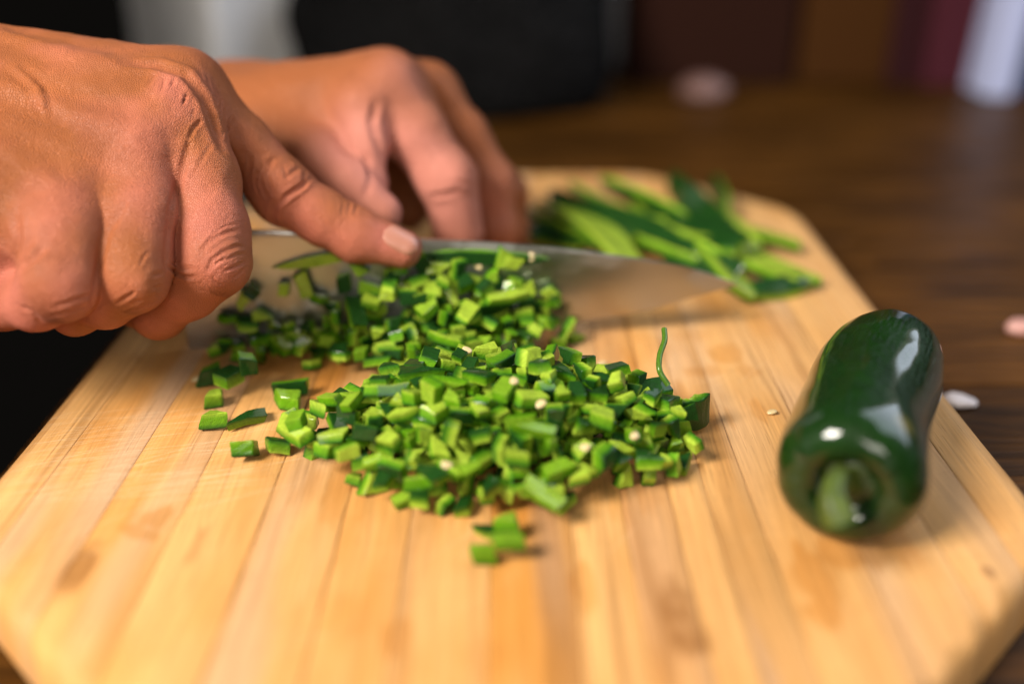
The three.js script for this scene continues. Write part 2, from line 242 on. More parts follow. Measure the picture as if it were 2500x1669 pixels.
function surfaceNet(f, lo, hi, cell) {
  const nx = Math.ceil((hi.x - lo.x) / cell) + 1, ny = Math.ceil((hi.y - lo.y) / cell) + 1, nz = Math.ceil((hi.z - lo.z) / cell) + 1;
  const F = new Float32Array(nx * ny * nz), BS = 8, reach = BS * cell * 0.5 * 1.7321 * 1.15 + cell * 2;
  for (let bz = 0; bz < nz; bz += BS) for (let by = 0; by < ny; by += BS) for (let bx = 0; bx < nx; bx += BS) {
    const c = f(lo.x + (bx + BS / 2) * cell, lo.y + (by + BS / 2) * cell, lo.z + (bz + BS / 2) * cell), far = Math.abs(c) > reach;
    for (let z = bz; z < Math.min(nz, bz + BS); z++) for (let y = by; y < Math.min(ny, by + BS); y++) for (let x = bx; x < Math.min(nx, bx + BS); x++) F[(z * ny + y) * nx + x] = far ? c : f(lo.x + x * cell, lo.y + y * cell, lo.z + z * cell);
  }
  const vid = new Int32Array(nx * ny * nz).fill(-1), pos = [], idx = [], st = [1, nx, nx * ny];
  const cx = [0, 1, 0, 1, 0, 1, 0, 1], cy = [0, 0, 1, 1, 0, 0, 1, 1], cz = [0, 0, 0, 0, 1, 1, 1, 1], E = [[0, 1], [2, 3], [4, 5], [6, 7], [0, 2], [1, 3], [4, 6], [5, 7], [0, 4], [1, 5], [2, 6], [3, 7]], v = new Float32Array(8);
  for (let z = 0; z + 1 < nz; z++) for (let y = 0; y + 1 < ny; y++) for (let x = 0; x + 1 < nx; x++) {
    const k = (z * ny + y) * nx + x; let m = 0;
    for (let i = 0; i < 8; i++) { v[i] = F[k + cx[i] + cy[i] * st[1] + cz[i] * st[2]]; if (v[i] < 0) m |= 1 << i; }
    if (m === 0 || m === 255) continue;
    let sx = 0, sy = 0, sz = 0, n = 0;
    for (const [a, b] of E) if ((v[a] < 0) !== (v[b] < 0)) { const t = v[a] / (v[a] - v[b]); sx += cx[a] + (cx[b] - cx[a]) * t; sy += cy[a] + (cy[b] - cy[a]) * t; sz += cz[a] + (cz[b] - cz[a]) * t; n++; }
    vid[k] = pos.length / 3; pos.push(lo.x + (x + sx / n) * cell, lo.y + (y + sy / n) * cell, lo.z + (z + sz / n) * cell);
  }
  for (let z = 1; z + 1 < nz; z++) for (let y = 1; y + 1 < ny; y++) for (let x = 1; x + 1 < nx; x++) {
    const k = (z * ny + y) * nx + x, a = F[k] < 0;
    for (let ax = 0; ax < 3; ax++) { if (a === (F[k + st[ax]] < 0)) continue; const u = st[(ax + 1) % 3], w = st[(ax + 2) % 3], q = [vid[k], vid[k - u], vid[k - u - w], vid[k - w]]; if (q.some((i) => i < 0)) continue; if (a) idx.push(q[0], q[1], q[2], q[0], q[2], q[3]); else idx.push(q[0], q[2], q[1], q[0], q[3], q[2]); }
  }
  return { pos, idx };
}
function march(f, px, py, d0) { const d = dirOf(px, py), L = d.length(); let t = d0; for (let i = 0; i < 160; i++) { const p = d.clone().multiplyScalar(t).add(eye), v = f(p.x, p.y, p.z); if (v < 0.00004) return p; t += v * 0.8 / L; if (t > 2) break; } return null; }
function makeHand(spec, cell, lo, hi, d0) {
  const base = handField(spec);
  // creases drawn on the photograph are laid on the surface they are seen on
  const cr = [];
  for (const c of spec.creases ?? []) { const [depth, width, ...pts] = c, P = []; for (let i = 0; i + 1 < pts.length; i++) { const n = Math.max(2, Math.ceil(Math.hypot(pts[i + 1][0] - pts[i][0], pts[i + 1][1] - pts[i][1]) / 6)); for (let k = 0; k < n + (i + 2 === pts.length ? 1 : 0); k++) { const p = march(base, lerp(pts[i][0], pts[i + 1][0], k / n), lerp(pts[i][1], pts[i + 1][1], k / n), d0); if (p) P.push(p); } }
    if (P.length < 2) continue; const b = new THREE.Box3().setFromPoints(P).expandByScalar(width * 3); cr.push({ depth, width, P, b }); }
  const disp = (x, y, z) => {
    let o = 0;
    for (const c of cr) {
      const b = c.b; if (x < b.min.x || x > b.max.x || y < b.min.y || y > b.max.y || z < b.min.z || z > b.max.z) continue;
      let m = 1, at2 = 0; const P = c.P; for (let i = 0; i + 1 < P.length; i++) { const a = P[i], q = P[i + 1], bx = q.x - a.x, by = q.y - a.y, bz = q.z - a.z, l2 = bx * bx + by * by + bz * bz || 1e-12; let h = ((x - a.x) * bx + (y - a.y) * by + (z - a.z) * bz) / l2; h = clamp(h, 0, 1); const dd = (x - a.x - bx * h) ** 2 + (y - a.y - by * h) ** 2 + (z - a.z - bz * h) ** 2; if (dd < m) { m = dd; at2 = (i + h) / (P.length - 1); } }
      const e = m / (c.width * c.width); if (e > 9) continue; const end = Math.min(1, Math.min(at2, 1 - at2) * 5 + 0.25);
      o += c.depth * end * (Math.exp(-e * 2.2) - (c.depth > 0.002 ? 0 : 0.35) * Math.exp(-((Math.sqrt(e) - 1.5) ** 2) * 2.5));
    }
    for (const t of spec.lumps ?? []) { const dd = ((x - t.p.x) ** 2 + (y - t.p.y) ** 2 + (z - t.p.z) ** 2) / (t.r * t.r); if (dd < 9) o -= t.a * Math.exp(-dd); }
    o -= 0.0009 * (noise3(x * 85 + 9, y * 85, z * 85) - 0.5) + 0.00035 * (noise3(x * 260, y * 260 + 3, z * 260) - 0.5);
    return o;
  };
  const full = (x, y, z) => base(x, y, z) + disp(x, y, z);
  const { pos, idx } = surfaceNet(full, lo, hi, cell);
  const n = pos.length / 3, nor = new Float32Array(n * 3), col = new Float32Array(n * 3), near = new Int32Array(n), e = cell * 0.55;
  const all = [...spec.palm, ...spec.fingers.flatMap((f) => f.b)];
  for (let i = 0; i < n; i++) {
    let x = pos[i * 3], y = pos[i * 3 + 1], z = pos[i * 3 + 2];
    const gx = full(x + e, y, z) - full(x - e, y, z), gy = full(x, y + e, z) - full(x, y - e, z), gz = full(x, y, z + e) - full(x, y, z - e), L = Math.hypot(gx, gy, gz) || 1;
    nor[i * 3] = gx / L; nor[i * 3 + 1] = gy / L; nor[i * 3 + 2] = gz / L;
    const v = full(x, y, z); pos[i * 3] = x -= v * gx / L; pos[i * 3 + 1] = y -= v * gy / L; pos[i * 3 + 2] = z -= v * gz / L;
    let bd = 1, bi = 0; for (let k = 0; k < all.length; k++) { const d = dBone(all[k], x, y, z); if (d < bd) { bd = d; bi = k; } }
    near[i] = bi;
    const c = spec.tint(x, y, z, noise3); col.set(c, i * 3);
  }
  // skin texture runs round and along the bone of each triangle; vertices are split where the bone changes
  const P = [], N = [], C = [], UV = [], I = [], key = new Map();
  const uvOf = (i, bi, near0) => {
    const b = all[bi], x = pos[i * 3], y = pos[i * 3 + 1], z = pos[i * 3 + 2], l = Math.sqrt(b.l2), ul = Math.hypot(b.bx, b.by) || 1, ex = b.by / ul, ey = -b.bx / ul;
    const fx = -b.bz * ey / l, fy = b.bz * ex / l, fz = (b.bx * ey - b.by * ex) / l, qx = x - b.ax, qy = y - b.ay, qz = z - b.az;
    let an = Math.atan2(qx * ex + qy * ey, qx * fx + qy * fy + qz * fz); if (near0 !== undefined) { if (an - near0 > Math.PI) an -= 2 * Math.PI; else if (near0 - an > Math.PI) an += 2 * Math.PI; }
    return [an, an * (b.ra + b.rb) / 2 / 0.024, ((qx * b.bx + qy * b.by + qz * b.bz) / l + bi * 0.0137) / 0.024];
  };
  for (let t = 0; t < idx.length; t += 3) {
    const bi = near[idx[t]]; let a0;
    for (let k = 0; k < 3; k++) { const i = idx[t + k], [an, u, v] = uvOf(i, bi, a0); a0 ??= an; const id = i * 256 + bi * 4 + (an > Math.PI ? 1 : an < -Math.PI ? 2 : 0); let o = key.get(id); if (o === undefined) { o = P.length / 3; key.set(id, o); P.push(pos[i * 3], pos[i * 3 + 1], pos[i * 3 + 2]); N.push(nor[i * 3], nor[i * 3 + 1], nor[i * 3 + 2]); C.push(col[i * 3], col[i * 3 + 1], col[i * 3 + 2]); UV.push(u, v); } I.push(o); }
  }
  const g = new THREE.BufferGeometry();
  g.setAttribute('position', new THREE.Float32BufferAttribute(P, 3)); g.setAttribute('normal', new THREE.Float32BufferAttribute(N, 3)); g.setAttribute('color', new THREE.Float32BufferAttribute(C, 3)); g.setAttribute('uv', new THREE.Float32BufferAttribute(UV, 2)); g.setIndex(I);
  return { g, field: full, base };
}
const skinMap = (() => {  // fine cells and lines of skin, tileable
  const N = 768, cells = 46, pts = []; const r = rng(3); for (let i = 0; i < cells * cells; i++) pts.push([r(), r()]);
  return tex(N, N, (x, y, c) => {
    const gx = x / N * cells, gy = y / N * cells * 0.72, ix = Math.floor(gx), iy = Math.floor(gy), per = Math.round(cells * 0.72); let a = 9, b = 9; const sc = cells * 0.72 / per; 
    for (let j = -1; j <= 1; j++) for (let i = -1; i <= 1; i++) { const kx = ((ix + i) % cells + cells) % cells, ky = ((iy + j) % per + per) % per, p = pts[ky * cells + kx], d = Math.hypot(ix + i + p[0] - gx, iy + j + p[1] - gy); if (d < a) { b = a; a = d; } else if (d < b) b = d; }
    const v = sstep(0, 0.35, b - a) * 0.6 + 0.4 * tnoise(x / N * 32, y / N * 32, 32); c[0] = c[1] = c[2] = v * 0.9;
  }, false);
})();
const skin = new THREE.MeshPhysicalMaterial({ vertexColors: true, roughness: 0.55, bumpMap: skinMap, bumpScale: 0.0003, specularIntensity: 0.55, sheen: 0.06, sheenColor: new THREE.Color().setRGB(0.9, 0.35, 0.2), sheenRoughness: 0.6 });
const person = tag(add(new THREE.Group(), 'person'), 'person in dark clothes chopping pepper, right hand on the knife, left hand behind it', 'person');

const rightSpec = (() => {
  const idx = [J(455, 228, 0.318, 84), J(585, 350, 0.322, 71), J(688, 470, 0.326, 73), J(785, 530, 0.328, 64), J(868, 574, 0.330, 62), J(984, 609, 0.3325, 46)];
  const mid = [J(440, 275, 0.310, 78), J(498, 440, 0.303, 84), J(510, 560, 0.301, 92), J(520, 636, 0.299, 88), J(462, 700, 0.303, 72), J(390, 766, 0.311, 58), J(325, 745, 0.328, 52)];
  const rin = [J(368, 385, 0.302, 74), J(343, 520, 0.291, 88), J(323, 620, 0.288, 92), J(316, 678, 0.286, 84), J(262, 728, 0.290, 68), J(185, 760, 0.298, 55), J(125, 735, 0.316, 50)];
  const pin = [J(205, 490, 0.294, 72), J(158, 590, 0.282, 100), J(145, 690, 0.277, 92), J(90, 738, 0.282, 64), J(0, 748, 0.289, 54), J(-60, 725, 0.304, 48)];
  const thu = [J(100, 330, 0.350, 100), J(330, 430, 0.362, 80), J(450, 520, 0.366, 62), J(520, 560, 0.364, 50)];
  const W = [J(-300, 118, 0.318, 100), J(-300, 220, 0.305, 118), J(-300, 350, 0.294, 122), J(-300, 460, 0.286, 110)];
  const palm = [bone(W[0], J(440, 222, 0.320, 92)), bone(W[1], J(415, 268, 0.308, 96)), bone(W[2], J(335, 380, 0.298, 94)), bone(W[3], J(180, 490, 0.288, 92)), bone(J(-300, 540, 0.288, 105), J(0, 560, 0.288, 80)), bone(J(-200, 330, 0.325, 120), J(250, 380, 0.325, 110)), bone(W[1], J(-520, 280, 0.300, 220))];
  const S = (x, y, s, ox, oy) => [ox + x / s, oy + y / s];
  const A = (...p) => p.map(([x, y]) => S(x, y, 3.266, 0, 380)), Z = (...p) => p.map(([x, y]) => S(x, y, 1.823, 0, 0)), I = (...p) => p.map(([x, y]) => S(x, y, 3.915, 500, 380));
  const D = 0.00055, Wd = 0.0008;
  const creases = [
    [-0.0009, 0.0042, [-60, 70], [60, 95], [200, 140], [330, 165]], [-0.0008, 0.0042, [-40, 190], [110, 240], [240, 285], [330, 315]], [-0.0006, 0.004, [-40, 330], [60, 390], [140, 450]], [-0.0005, 0.0016, [20, 150], [90, 210], [110, 280], [180, 330]],
    [0.0042, 0.0012, [461, 351], [440, 430], [422, 494], [410, 600], [405, 650]], [0.0042, 0.0012, [310, 470], [280, 530], [258, 565], [246, 620], [241, 647], [232, 700], [225, 742]],
    [D, Wd, ...A([1600, 770], [1660, 690], [1740, 640], [1830, 605], [1900, 592])], [D, Wd, ...A([1655, 920], [1690, 835], [1780, 765], [1880, 722], [1945, 725])], [D * 0.8, Wd * 0.8, ...A([1690, 900], [1735, 845], [1800, 805])], [D * 0.8, Wd * 0.8, ...A([1785, 915], [1860, 890], [1950, 850])], [D * 0.6, Wd * 0.8, ...A([1840, 980], [1900, 950], [1960, 900])],
    [D * 0.6, Wd * 0.7, ...A([1620, 720], [1700, 620], [1800, 560], [1890, 550])], [D * 0.5, Wd * 0.7, ...A([1700, 860], [1790, 840], [1880, 790], [1960, 780])], [D * 0.5, Wd * 0.7, ...A([1690, 960], [1720, 1010], [1770, 1035])],
    [D * 1.1, Wd, ...A([1330, 870], [1390, 925], [1480, 965], [1560, 970])], [D * 0.6, Wd, ...A([1350, 850], [1450, 890], [1540, 900])],
    [D * 0.8, Wd, ...A([1050, 1070], [1150, 975], [1290, 930])], [D * 0.9, Wd, ...A([910, 1190], [1060, 1085], [1280, 1040])], [D * 0.7, Wd * 0.8, ...A([1060, 1165], [1180, 1110], [1270, 1060])], [D * 0.5, Wd * 0.8, ...A([1090, 930], [1130, 830], [1180, 760])], [D * 0.6, Wd * 0.8, ...A([950, 1260], [1100, 1210], [1250, 1150])],
    [D * 0.6, Wd, ...A([420, 1205], [600, 1145], [740, 1105])], [D * 0.5, Wd, ...A([380, 1280], [560, 1240], [720, 1190])], [D * 0.8, Wd * 1.4, ...A([170, 1200], [260, 1240], [330, 1330])],
    [D * 1.1, Wd * 1.6, ...I([690, 20], [620, 80], [590, 180], [620, 290], [660, 400])], [D * 1.2, Wd * 1.6, ...I([740, 110], [775, 210], [840, 160], [900, 140])], [D * 1.1, Wd * 1.4, ...I([950, 150], [930, 270], [840, 330], [720, 410])], [D * 1.3, Wd * 1.3, ...I([560, 60], [530, 180], [550, 320], [620, 440])], [D * 1.4, Wd * 1.2, ...I([1010, 210], [930, 300], [800, 380], [710, 470])],
    [D, Wd, ...I([500, 120], [480, 260], [520, 380])], [D, Wd, ...I([440, 20], [420, 160], [430, 280])], [D * 1.6, Wd * 1.6, ...I([690, 420], [655, 500], [640, 590], [670, 680])],
    [D * 0.8, Wd, ...I([1400, 440], [1360, 545])], [D * 0.7, Wd, ...I([1335, 460], [1310, 560])], [D * 0.6, Wd, ...I([1460, 470], [1430, 560])], [D * 0.5, Wd * 1.2, ...I([1010, 560], [1120, 600], [1180, 690])],
    [0.0016, 0.0021, ...Z([560, 285], [690, 285], [820, 330], [900, 430], [945, 555], [985, 660])], [D, Wd, ...Z([845, 385], [825, 430], [810, 475])], [D, Wd, ...Z([895, 535], [860, 570], [838, 620])], [D * 0.7, Wd, ...Z([780, 345], [762, 390])], [D * 0.6, Wd, ...Z([735, 350], [720, 400], [715, 450])], [D * 0.6, Wd, ...Z([870, 470], [850, 520])], [D * 0.6, Wd, ...Z([690, 330], [655, 380])],
    [D, Wd, ...Z([985, 450], [972, 520], [988, 610])], [D * 0.7, Wd, ...Z([920, 330], [935, 400], [965, 470])], [D * 0.7, Wd, ...Z([1040, 520], [1010, 560], [1000, 640])], [D * 0.7, Wd, ...Z([870, 650], [850, 700], [835, 760])], [D * 0.5, Wd, ...Z([940, 640], [905, 700], [880, 740])],
    [0.0010, 0.0018, ...Z([60, 960], [75, 1060], [65, 1160])], [0.0012, 0.0016, ...Z([190, 1100], [150, 1150], [90, 1185])], 
  ];
  const lump = (x, y, D2, r, a) => ({ p: at(x, y, D2), r, a });
  const lumps = [lump(425, 200, 0.286, 0.009, 0.0022), lump(345, 325, 0.280, 0.009, 0.0018), lump(560, 655, 0.285, 0.006, 0.0012), lump(345, 700, 0.275, 0.006, 0.001), lump(690, 420, 0.318, 0.007, 0.001), lump(200, 110, 0.29, 0.012, 0.0012), lump(250, 430, 0.28, 0.012, -0.002), lump(130, 300, 0.283, 0.02, -0.0015)];
  const red = [[428, 205, 0.286, 0.012, 0.8], [351, 335, 0.280, 0.011, 0.6], [165, 494, 0.270, 0.013, 0.6], [560, 655, 0.285, 0.010, 0.7], [350, 710, 0.275, 0.010, 0.4], [130, 760, 0.275, 0.014, 0.6], [950, 620, 0.325, 0.016, 0.9], [760, 560, 0.32, 0.012, 0.5], [640, 540, 0.315, 0.01, 0.6], [470, 520, 0.29, 0.014, 0.6], [420, 780, 0.30, 0.012, 0.4], [0, 720, 0.28, 0.014, 0.8]].map(([x, y, d, r, a]) => ({ p: at(x, y, d), r, a }));
  const tint = (x, y, z) => {
    let w = 0; for (const t of red) w += t.a * Math.exp(-((x - t.p.x) ** 2 + (y - t.p.y) ** 2 + (z - t.p.z) ** 2) / (t.r * t.r)); w = clamp(w + 0.7 * (noise3(x * 120, y * 120, z * 120) - 0.45), 0, 1);
    const m = 0.86 + 0.28 * noise3(x * 60 + 7, y * 60, z * 60) + 0.12 * (noise3(x * 420, y * 420, z * 420) - 0.5);
    return [lerp(0.30, 0.50, w) * m, lerp(0.090, 0.152, w) * m, lerp(0.027, 0.102, w) * m];
  };
  return { palm, kPalm: 0.016, kGap: 0.0003, fingers: [{ b: bones(idx), kp: 0.010 }, { b: bones(mid), kp: 0.010 }, { b: bones(rin), kp: 0.010 }, { b: bones(pin), kp: 0.011 }, { b: bones(thu), kp: 0.012 }], creases, lumps, tint };
})();
{
  const lo = new THREE.Vector3(-0.245, BT + 0.008, -0.375), hi = new THREE.Vector3(-0.018, BT + 0.135, -0.205);
  const { g, base, field } = makeHand(rightSpec, 0.0007, lo, hi, 0.19);
  const hand = part(person, 'hand', g, skin); hand.userData.label = 'right hand in a fist on the knife handle, index finger along the blade';
  // forearm goes on past the wrist into the sleeve, out of the frame
  // fingernail of the index finger
  const P = [], I = [], U = 14, V = 12, a = [938, 562], b = [1019, 610], nrm = [-(b[1] - a[1]), b[0] - a[0]], L = Math.hypot(...nrm);
  const grad = (p) => { const e = 0.0006; return new THREE.Vector3(base(p.x + e, p.y, p.z) - base(p.x - e, p.y, p.z), base(p.x, p.y + e, p.z) - base(p.x, p.y - e, p.z), base(p.x, p.y, p.z + e) - base(p.x, p.y, p.z - e)).normalize(); };
  const top = [], low = [];
  for (let i = 0; i <= U; i++) for (let j = 0; j <= V; j++) {
    const u = i / U, v = j / V * 2 - 1, hw = 27 * Math.pow(1 - Math.pow(Math.abs(u * 2 - 1), 3.2), 0.45) + 0.5, px = lerp(a[0], b[0], u) + nrm[0] / L * v * hw, py = lerp(a[1], b[1], u) + nrm[1] / L * v * hw;
    const p = march(field, px, py, 0.25) ?? at(px, py, 0.327), q = grad(p), rim = Math.max(Math.abs(v) ** 4, u < 0.5 ? (1 - 2 * u) ** 4 : 0);
    top.push(p.clone().addScaledVector(q, 0.00030 * (1 - rim) + 0.00002));
    low.push(p.clone().addScaledVector(q, -0.0006));
  }
  for (const p of [...top, ...low]) P.push(p.x, p.y, p.z);
  const n = V + 1, N = top.length;
  for (let i = 0; i < U; i++) for (let j = 0; j < V; j++) { const k = i * n + j; I.push(k, k + 1, k + n + 1, k, k + n + 1, k + n, N + k, N + k + n + 1, N + k + 1, N + k, N + k + n, N + k + n + 1); }
  const rimLoop = []; for (let j = 0; j <= V; j++) rimLoop.push(j); for (let i = 1; i <= U; i++) rimLoop.push(i * n + V); for (let j = V - 1; j >= 0; j--) rimLoop.push(U * n + j); for (let i = U - 1; i >= 1; i--) rimLoop.push(i * n);
  for (let k = 0; k < rimLoop.length; k++) { const x = rimLoop[k], y = rimLoop[(k + 1) % rimLoop.length]; I.push(x, N + x, y, y, N + x, N + y); }
  const ng = new THREE.BufferGeometry(); ng.setAttribute('position', new THREE.Float32BufferAttribute(P, 3)); ng.setIndex(I); ng.computeVertexNormals();
  part(hand, 'fingernail', ng, new THREE.MeshPhysicalMaterial({ color: new THREE.Color().setRGB(0.44, 0.19, 0.13), roughness: 0.38, clearcoat: 0.15, clearcoatRoughness: 0.3 }));
}
const leftSpec = (() => {
  const idx = [J(945, 214, 0.372, 80), J(1015, 325, 0.374, 76), J(1092, 440, 0.377, 72), J(1108, 510, 0.381, 61), J(1116, 565, 0.385, 57), J(1112, 640, 0.391, 48)];
  const mid = [J(1048, 236, 0.395, 72), J(1125, 332, 0.398, 64), J(1198, 440, 0.402, 58), J(1216, 555, 0.408, 46), J(1212, 630, 0.412, 42)];
  const rin = [J(1070, 280, 0.416, 62), J(1240, 472, 0.424, 46), J(1243, 560, 0.430, 42), J(1230, 620, 0.432, 38)];
  const pin = [J(1000, 370, 0.430, 60), J(1030, 470, 0.432, 52), J(1000, 520, 0.430, 42)];
  const thu = [J(650, 340, 0.376, 88), J(770, 385, 0.364, 74), J(850, 448, 0.356, 56), J(935, 520, 0.354, 48)];
  const web = [J(878, 268, 0.364, 62), J(893, 350, 0.362, 46), J(911, 446, 0.361, 36)];
  const palm = [bone(J(585, 284, 0.388, 92), J(935, 214, 0.376, 84)), bone(J(590, 284, 0.405, 96), J(1035, 236, 0.396, 78)), bone(J(590, 300, 0.42, 88), J(1040, 285, 0.418, 72)), bone(J(600, 340, 0.43, 80), J(1000, 340, 0.436, 66)), bone(J(640, 330, 0.385, 90), J(880, 300, 0.375, 80)), bone(J(700, 380, 0.43, 90), J(960, 430, 0.436, 80)), bone(J(590, 290, 0.405, 100), J(430, 264, 0.455, 110)), bone(J(430, 264, 0.455, 110), J(-120, 232, 0.58, 118)), bone(J(-120, 232, 0.58, 118), J(-700, 150, 0.68, 130))];
  const creases = [[0.0014, 0.0018, [918, 250], [908, 300], [921, 345], [935, 380]], [0.0008, 0.0016, [890, 380], [905, 440], [890, 480]], [0.0009, 0.0014, [1050, 480], [1085, 475], [1120, 468]], [0.0006, 0.0012, [1120, 420], [1160, 432]], [0.0006, 0.0012, [1115, 440], [1160, 452]], [0.0006, 0.0012, [1130, 400], [1158, 412]], [0.0008, 0.002, [1030, 160], [1060, 210], [1090, 270]]];
  const lump = (x, y, D2, r, a) => ({ p: at(x, y, D2), r, a });
  const lumps = [lump(980, 160, 0.355, 0.009, 0.0012), lump(1120, 420, 0.362, 0.007, 0.0012), lump(760, 300, 0.365, 0.016, -0.0025)];
  const red = [[1000, 170, 0.36, 0.012, 0.5], [1090, 520, 0.365, 0.022, 0.9], [900, 420, 0.355, 0.022, 0.9], [1010, 390, 0.362, 0.014, 0.7], [1215, 520, 0.39, 0.015, 0.6], [860, 330, 0.355, 0.012, 0.5]].map(([x, y, d, r, a]) => ({ p: at(x, y, d), r, a }));
  const tint = (x, y, z) => {
    let w = 0; for (const t of red) w += t.a * Math.exp(-((x - t.p.x) ** 2 + (y - t.p.y) ** 2 + (z - t.p.z) ** 2) / (t.r * t.r)); w = clamp(w, 0, 1);
    const m = 0.92 + 0.16 * noise3(x * 60 + 7, y * 60, z * 60);
    return [lerp(0.31, 0.55, w) * m, lerp(0.095, 0.205, w) * m, lerp(0.029, 0.150, w) * m];
  };
  return { palm, kPalm: 0.016, kGap: 0.002, fingers: [{ b: bones(idx), kp: 0.008 }, { b: bones(mid), kp: 0.008 }, { b: bones(rin), kp: 0.008 }, { b: bones(pin), kp: 0.008 }, { b: bones(thu), kp: 0.014 }, { b: bones(web), kp: 0.012, k: 0.006 }], creases, lumps, tint };
})();
{
  const lo = new THREE.Vector3(-0.36, BT + 0.001, -0.66), hi = new THREE.Vector3(0.02, BT + 0.2, -0.30);
  const { g } = makeHand(leftSpec, 0.0014, lo, hi, 0.3);
  const hand = part(person, 'hand', g, skin); hand.userData.label = 'left hand with bent fingertips on the board behind the blade';
}

// ---------------------------------------------------------------- the rest of the person: dark shirt with sleeves, at the edge of the frame
const cloth = tex(256, 256, (x, y, c) => { const v = 0.5 + 0.25 * Math.sin(x * Math.PI / 2) + 0.25 * Math.sin(y * Math.PI / 2) * (hash2(x >> 1, y >> 1) * 0.5 + 0.5); c[0] = c[1] = c[2] = v; }, false);
function fieldMesh(f, lo, hi, cell) { const { pos, idx } = surfaceNet(f, new THREE.Vector3(...lo), new THREE.Vector3(...hi), cell); const g = new THREE.BufferGeometry(); g.setAttribute('position', new THREE.Float32BufferAttribute(pos, 3)); const uv = []; for (let i = 0; i < pos.length; i += 3) uv.push((pos[i] + pos[i + 2] * 0.7) / 0.05, (pos[i + 1] + pos[i + 2] * 0.3) / 0.05); g.setAttribute('uv', new THREE.Float32BufferAttribute(uv, 2)); g.setIndex(idx); g.computeVertexNormals(); return g; }
{
  const V = (x, y, z, r) => ({ p: new THREE.Vector3(x, y, z), r });
  const bs = [bone(V(-0.52, -0.45, -0.42, 0.16), V(-0.50, 0.36, -0.42, 0.15)), bone(V(-0.52, 0.40, -0.26, 0.09), V(-0.52, 0.40, -0.58, 0.09)), bone(V(-0.53, -0.45, -0.32, 0.14), V(-0.52, 0.3, -0.32, 0.13)), bone(V(-0.53, -0.45, -0.54, 0.14), V(-0.52, 0.3, -0.54, 0.13)), bone(V(-0.52, 0.38, -0.24, 0.075), V(-0.42, 0.16, -0.10, 0.062)), bone(V(-0.42, 0.16, -0.10, 0.062), V(-0.232, 0.125, -0.243, 0.046)), bone(V(-0.52, 0.38, -0.60, 0.075), V(-0.52, 0.12, -0.70, 0.064)), bone(V(-0.52, 0.12, -0.70, 0.062), V(-0.335, 0.058, -0.592, 0.044))];
  const f = (x, y, z) => { let d = 1; for (const b of bs) d = smin(d, dBone(b, x, y, z), 0.03); return d - 0.008 * (noise3(x * 14, y * 14, z * 14) - 0.5) - 0.004 * Math.sin((x + y * 0.6) * 90 + 4 * noise3(x * 9, y * 9, z * 9)) * 0.5; };
  const g = fieldMesh(f, [-0.80, -0.5, -0.84], [-0.17, 0.54, 0.02], 0.007);
  part(person, 'shirt', g, new THREE.MeshStandardMaterial({ color: new THREE.Color().setRGB(0.006, 0.008, 0.016), roughness: 0.95, bumpMap: cloth, bumpScale: 0.0004 }));
}

// ---------------------------------------------------------------- chopped green pepper
const gritMap = tex(256, 256, (x, y, c) => { const v = 0.5 * tnoise(x / 256 * 48, y / 256 * 48, 48) + 0.3 * tnoise(x / 256 * 110, y / 256 * 110, 110) + 0.2 * tnoise(x / 256 * 14, y / 256 * 14, 14); c[0] = c[1] = c[2] = v; }, false);
const fleshMap = tex(256, 256, (x, y, c) => { const v = 0.72 + 0.34 * tnoise(x / 256 * 40, y / 256 * 12, 1024) + 0.22 * (tnoise(x / 256 * 90, y / 256 * 90, 90) - 0.5); c[0] = v * 1.0; c[1] = v * 0.98; c[2] = v * 0.9; }, true);
const pepperMat = new THREE.MeshPhysicalMaterial({ vertexColors: true, map: fleshMap, roughness: 0.55, specularIntensity: 0.25, bumpMap: gritMap, bumpScale: 0.00022, clearcoat: 0.55, clearcoatRoughness: 0.06 });
const SKIN = [0.008, 0.050, 0.005], RIND = [0.036, 0.145, 0.005], FLESH = [0.100, 0.265, 0.003], CORE = [0.32, 0.46, 0.04];
function pepperColor(t, k, n) { // t: 0 inner wall, 1 outer skin; k: how pale this piece is
  const mix = (a, b, x) => a.map((v, i) => lerp(v, b[i], clamp(x, 0, 1)));
  let c = mix(CORE, FLESH, (t - 0.05 + (0.5 - k) * 0.6) / 0.35); c = mix(c, RIND, (t - 0.60 + k * 0.1) / 0.26); c = mix(c, SKIN, (t - 0.90) / 0.06); return c.map((v) => v * (0.8 + 0.4 * n));
}
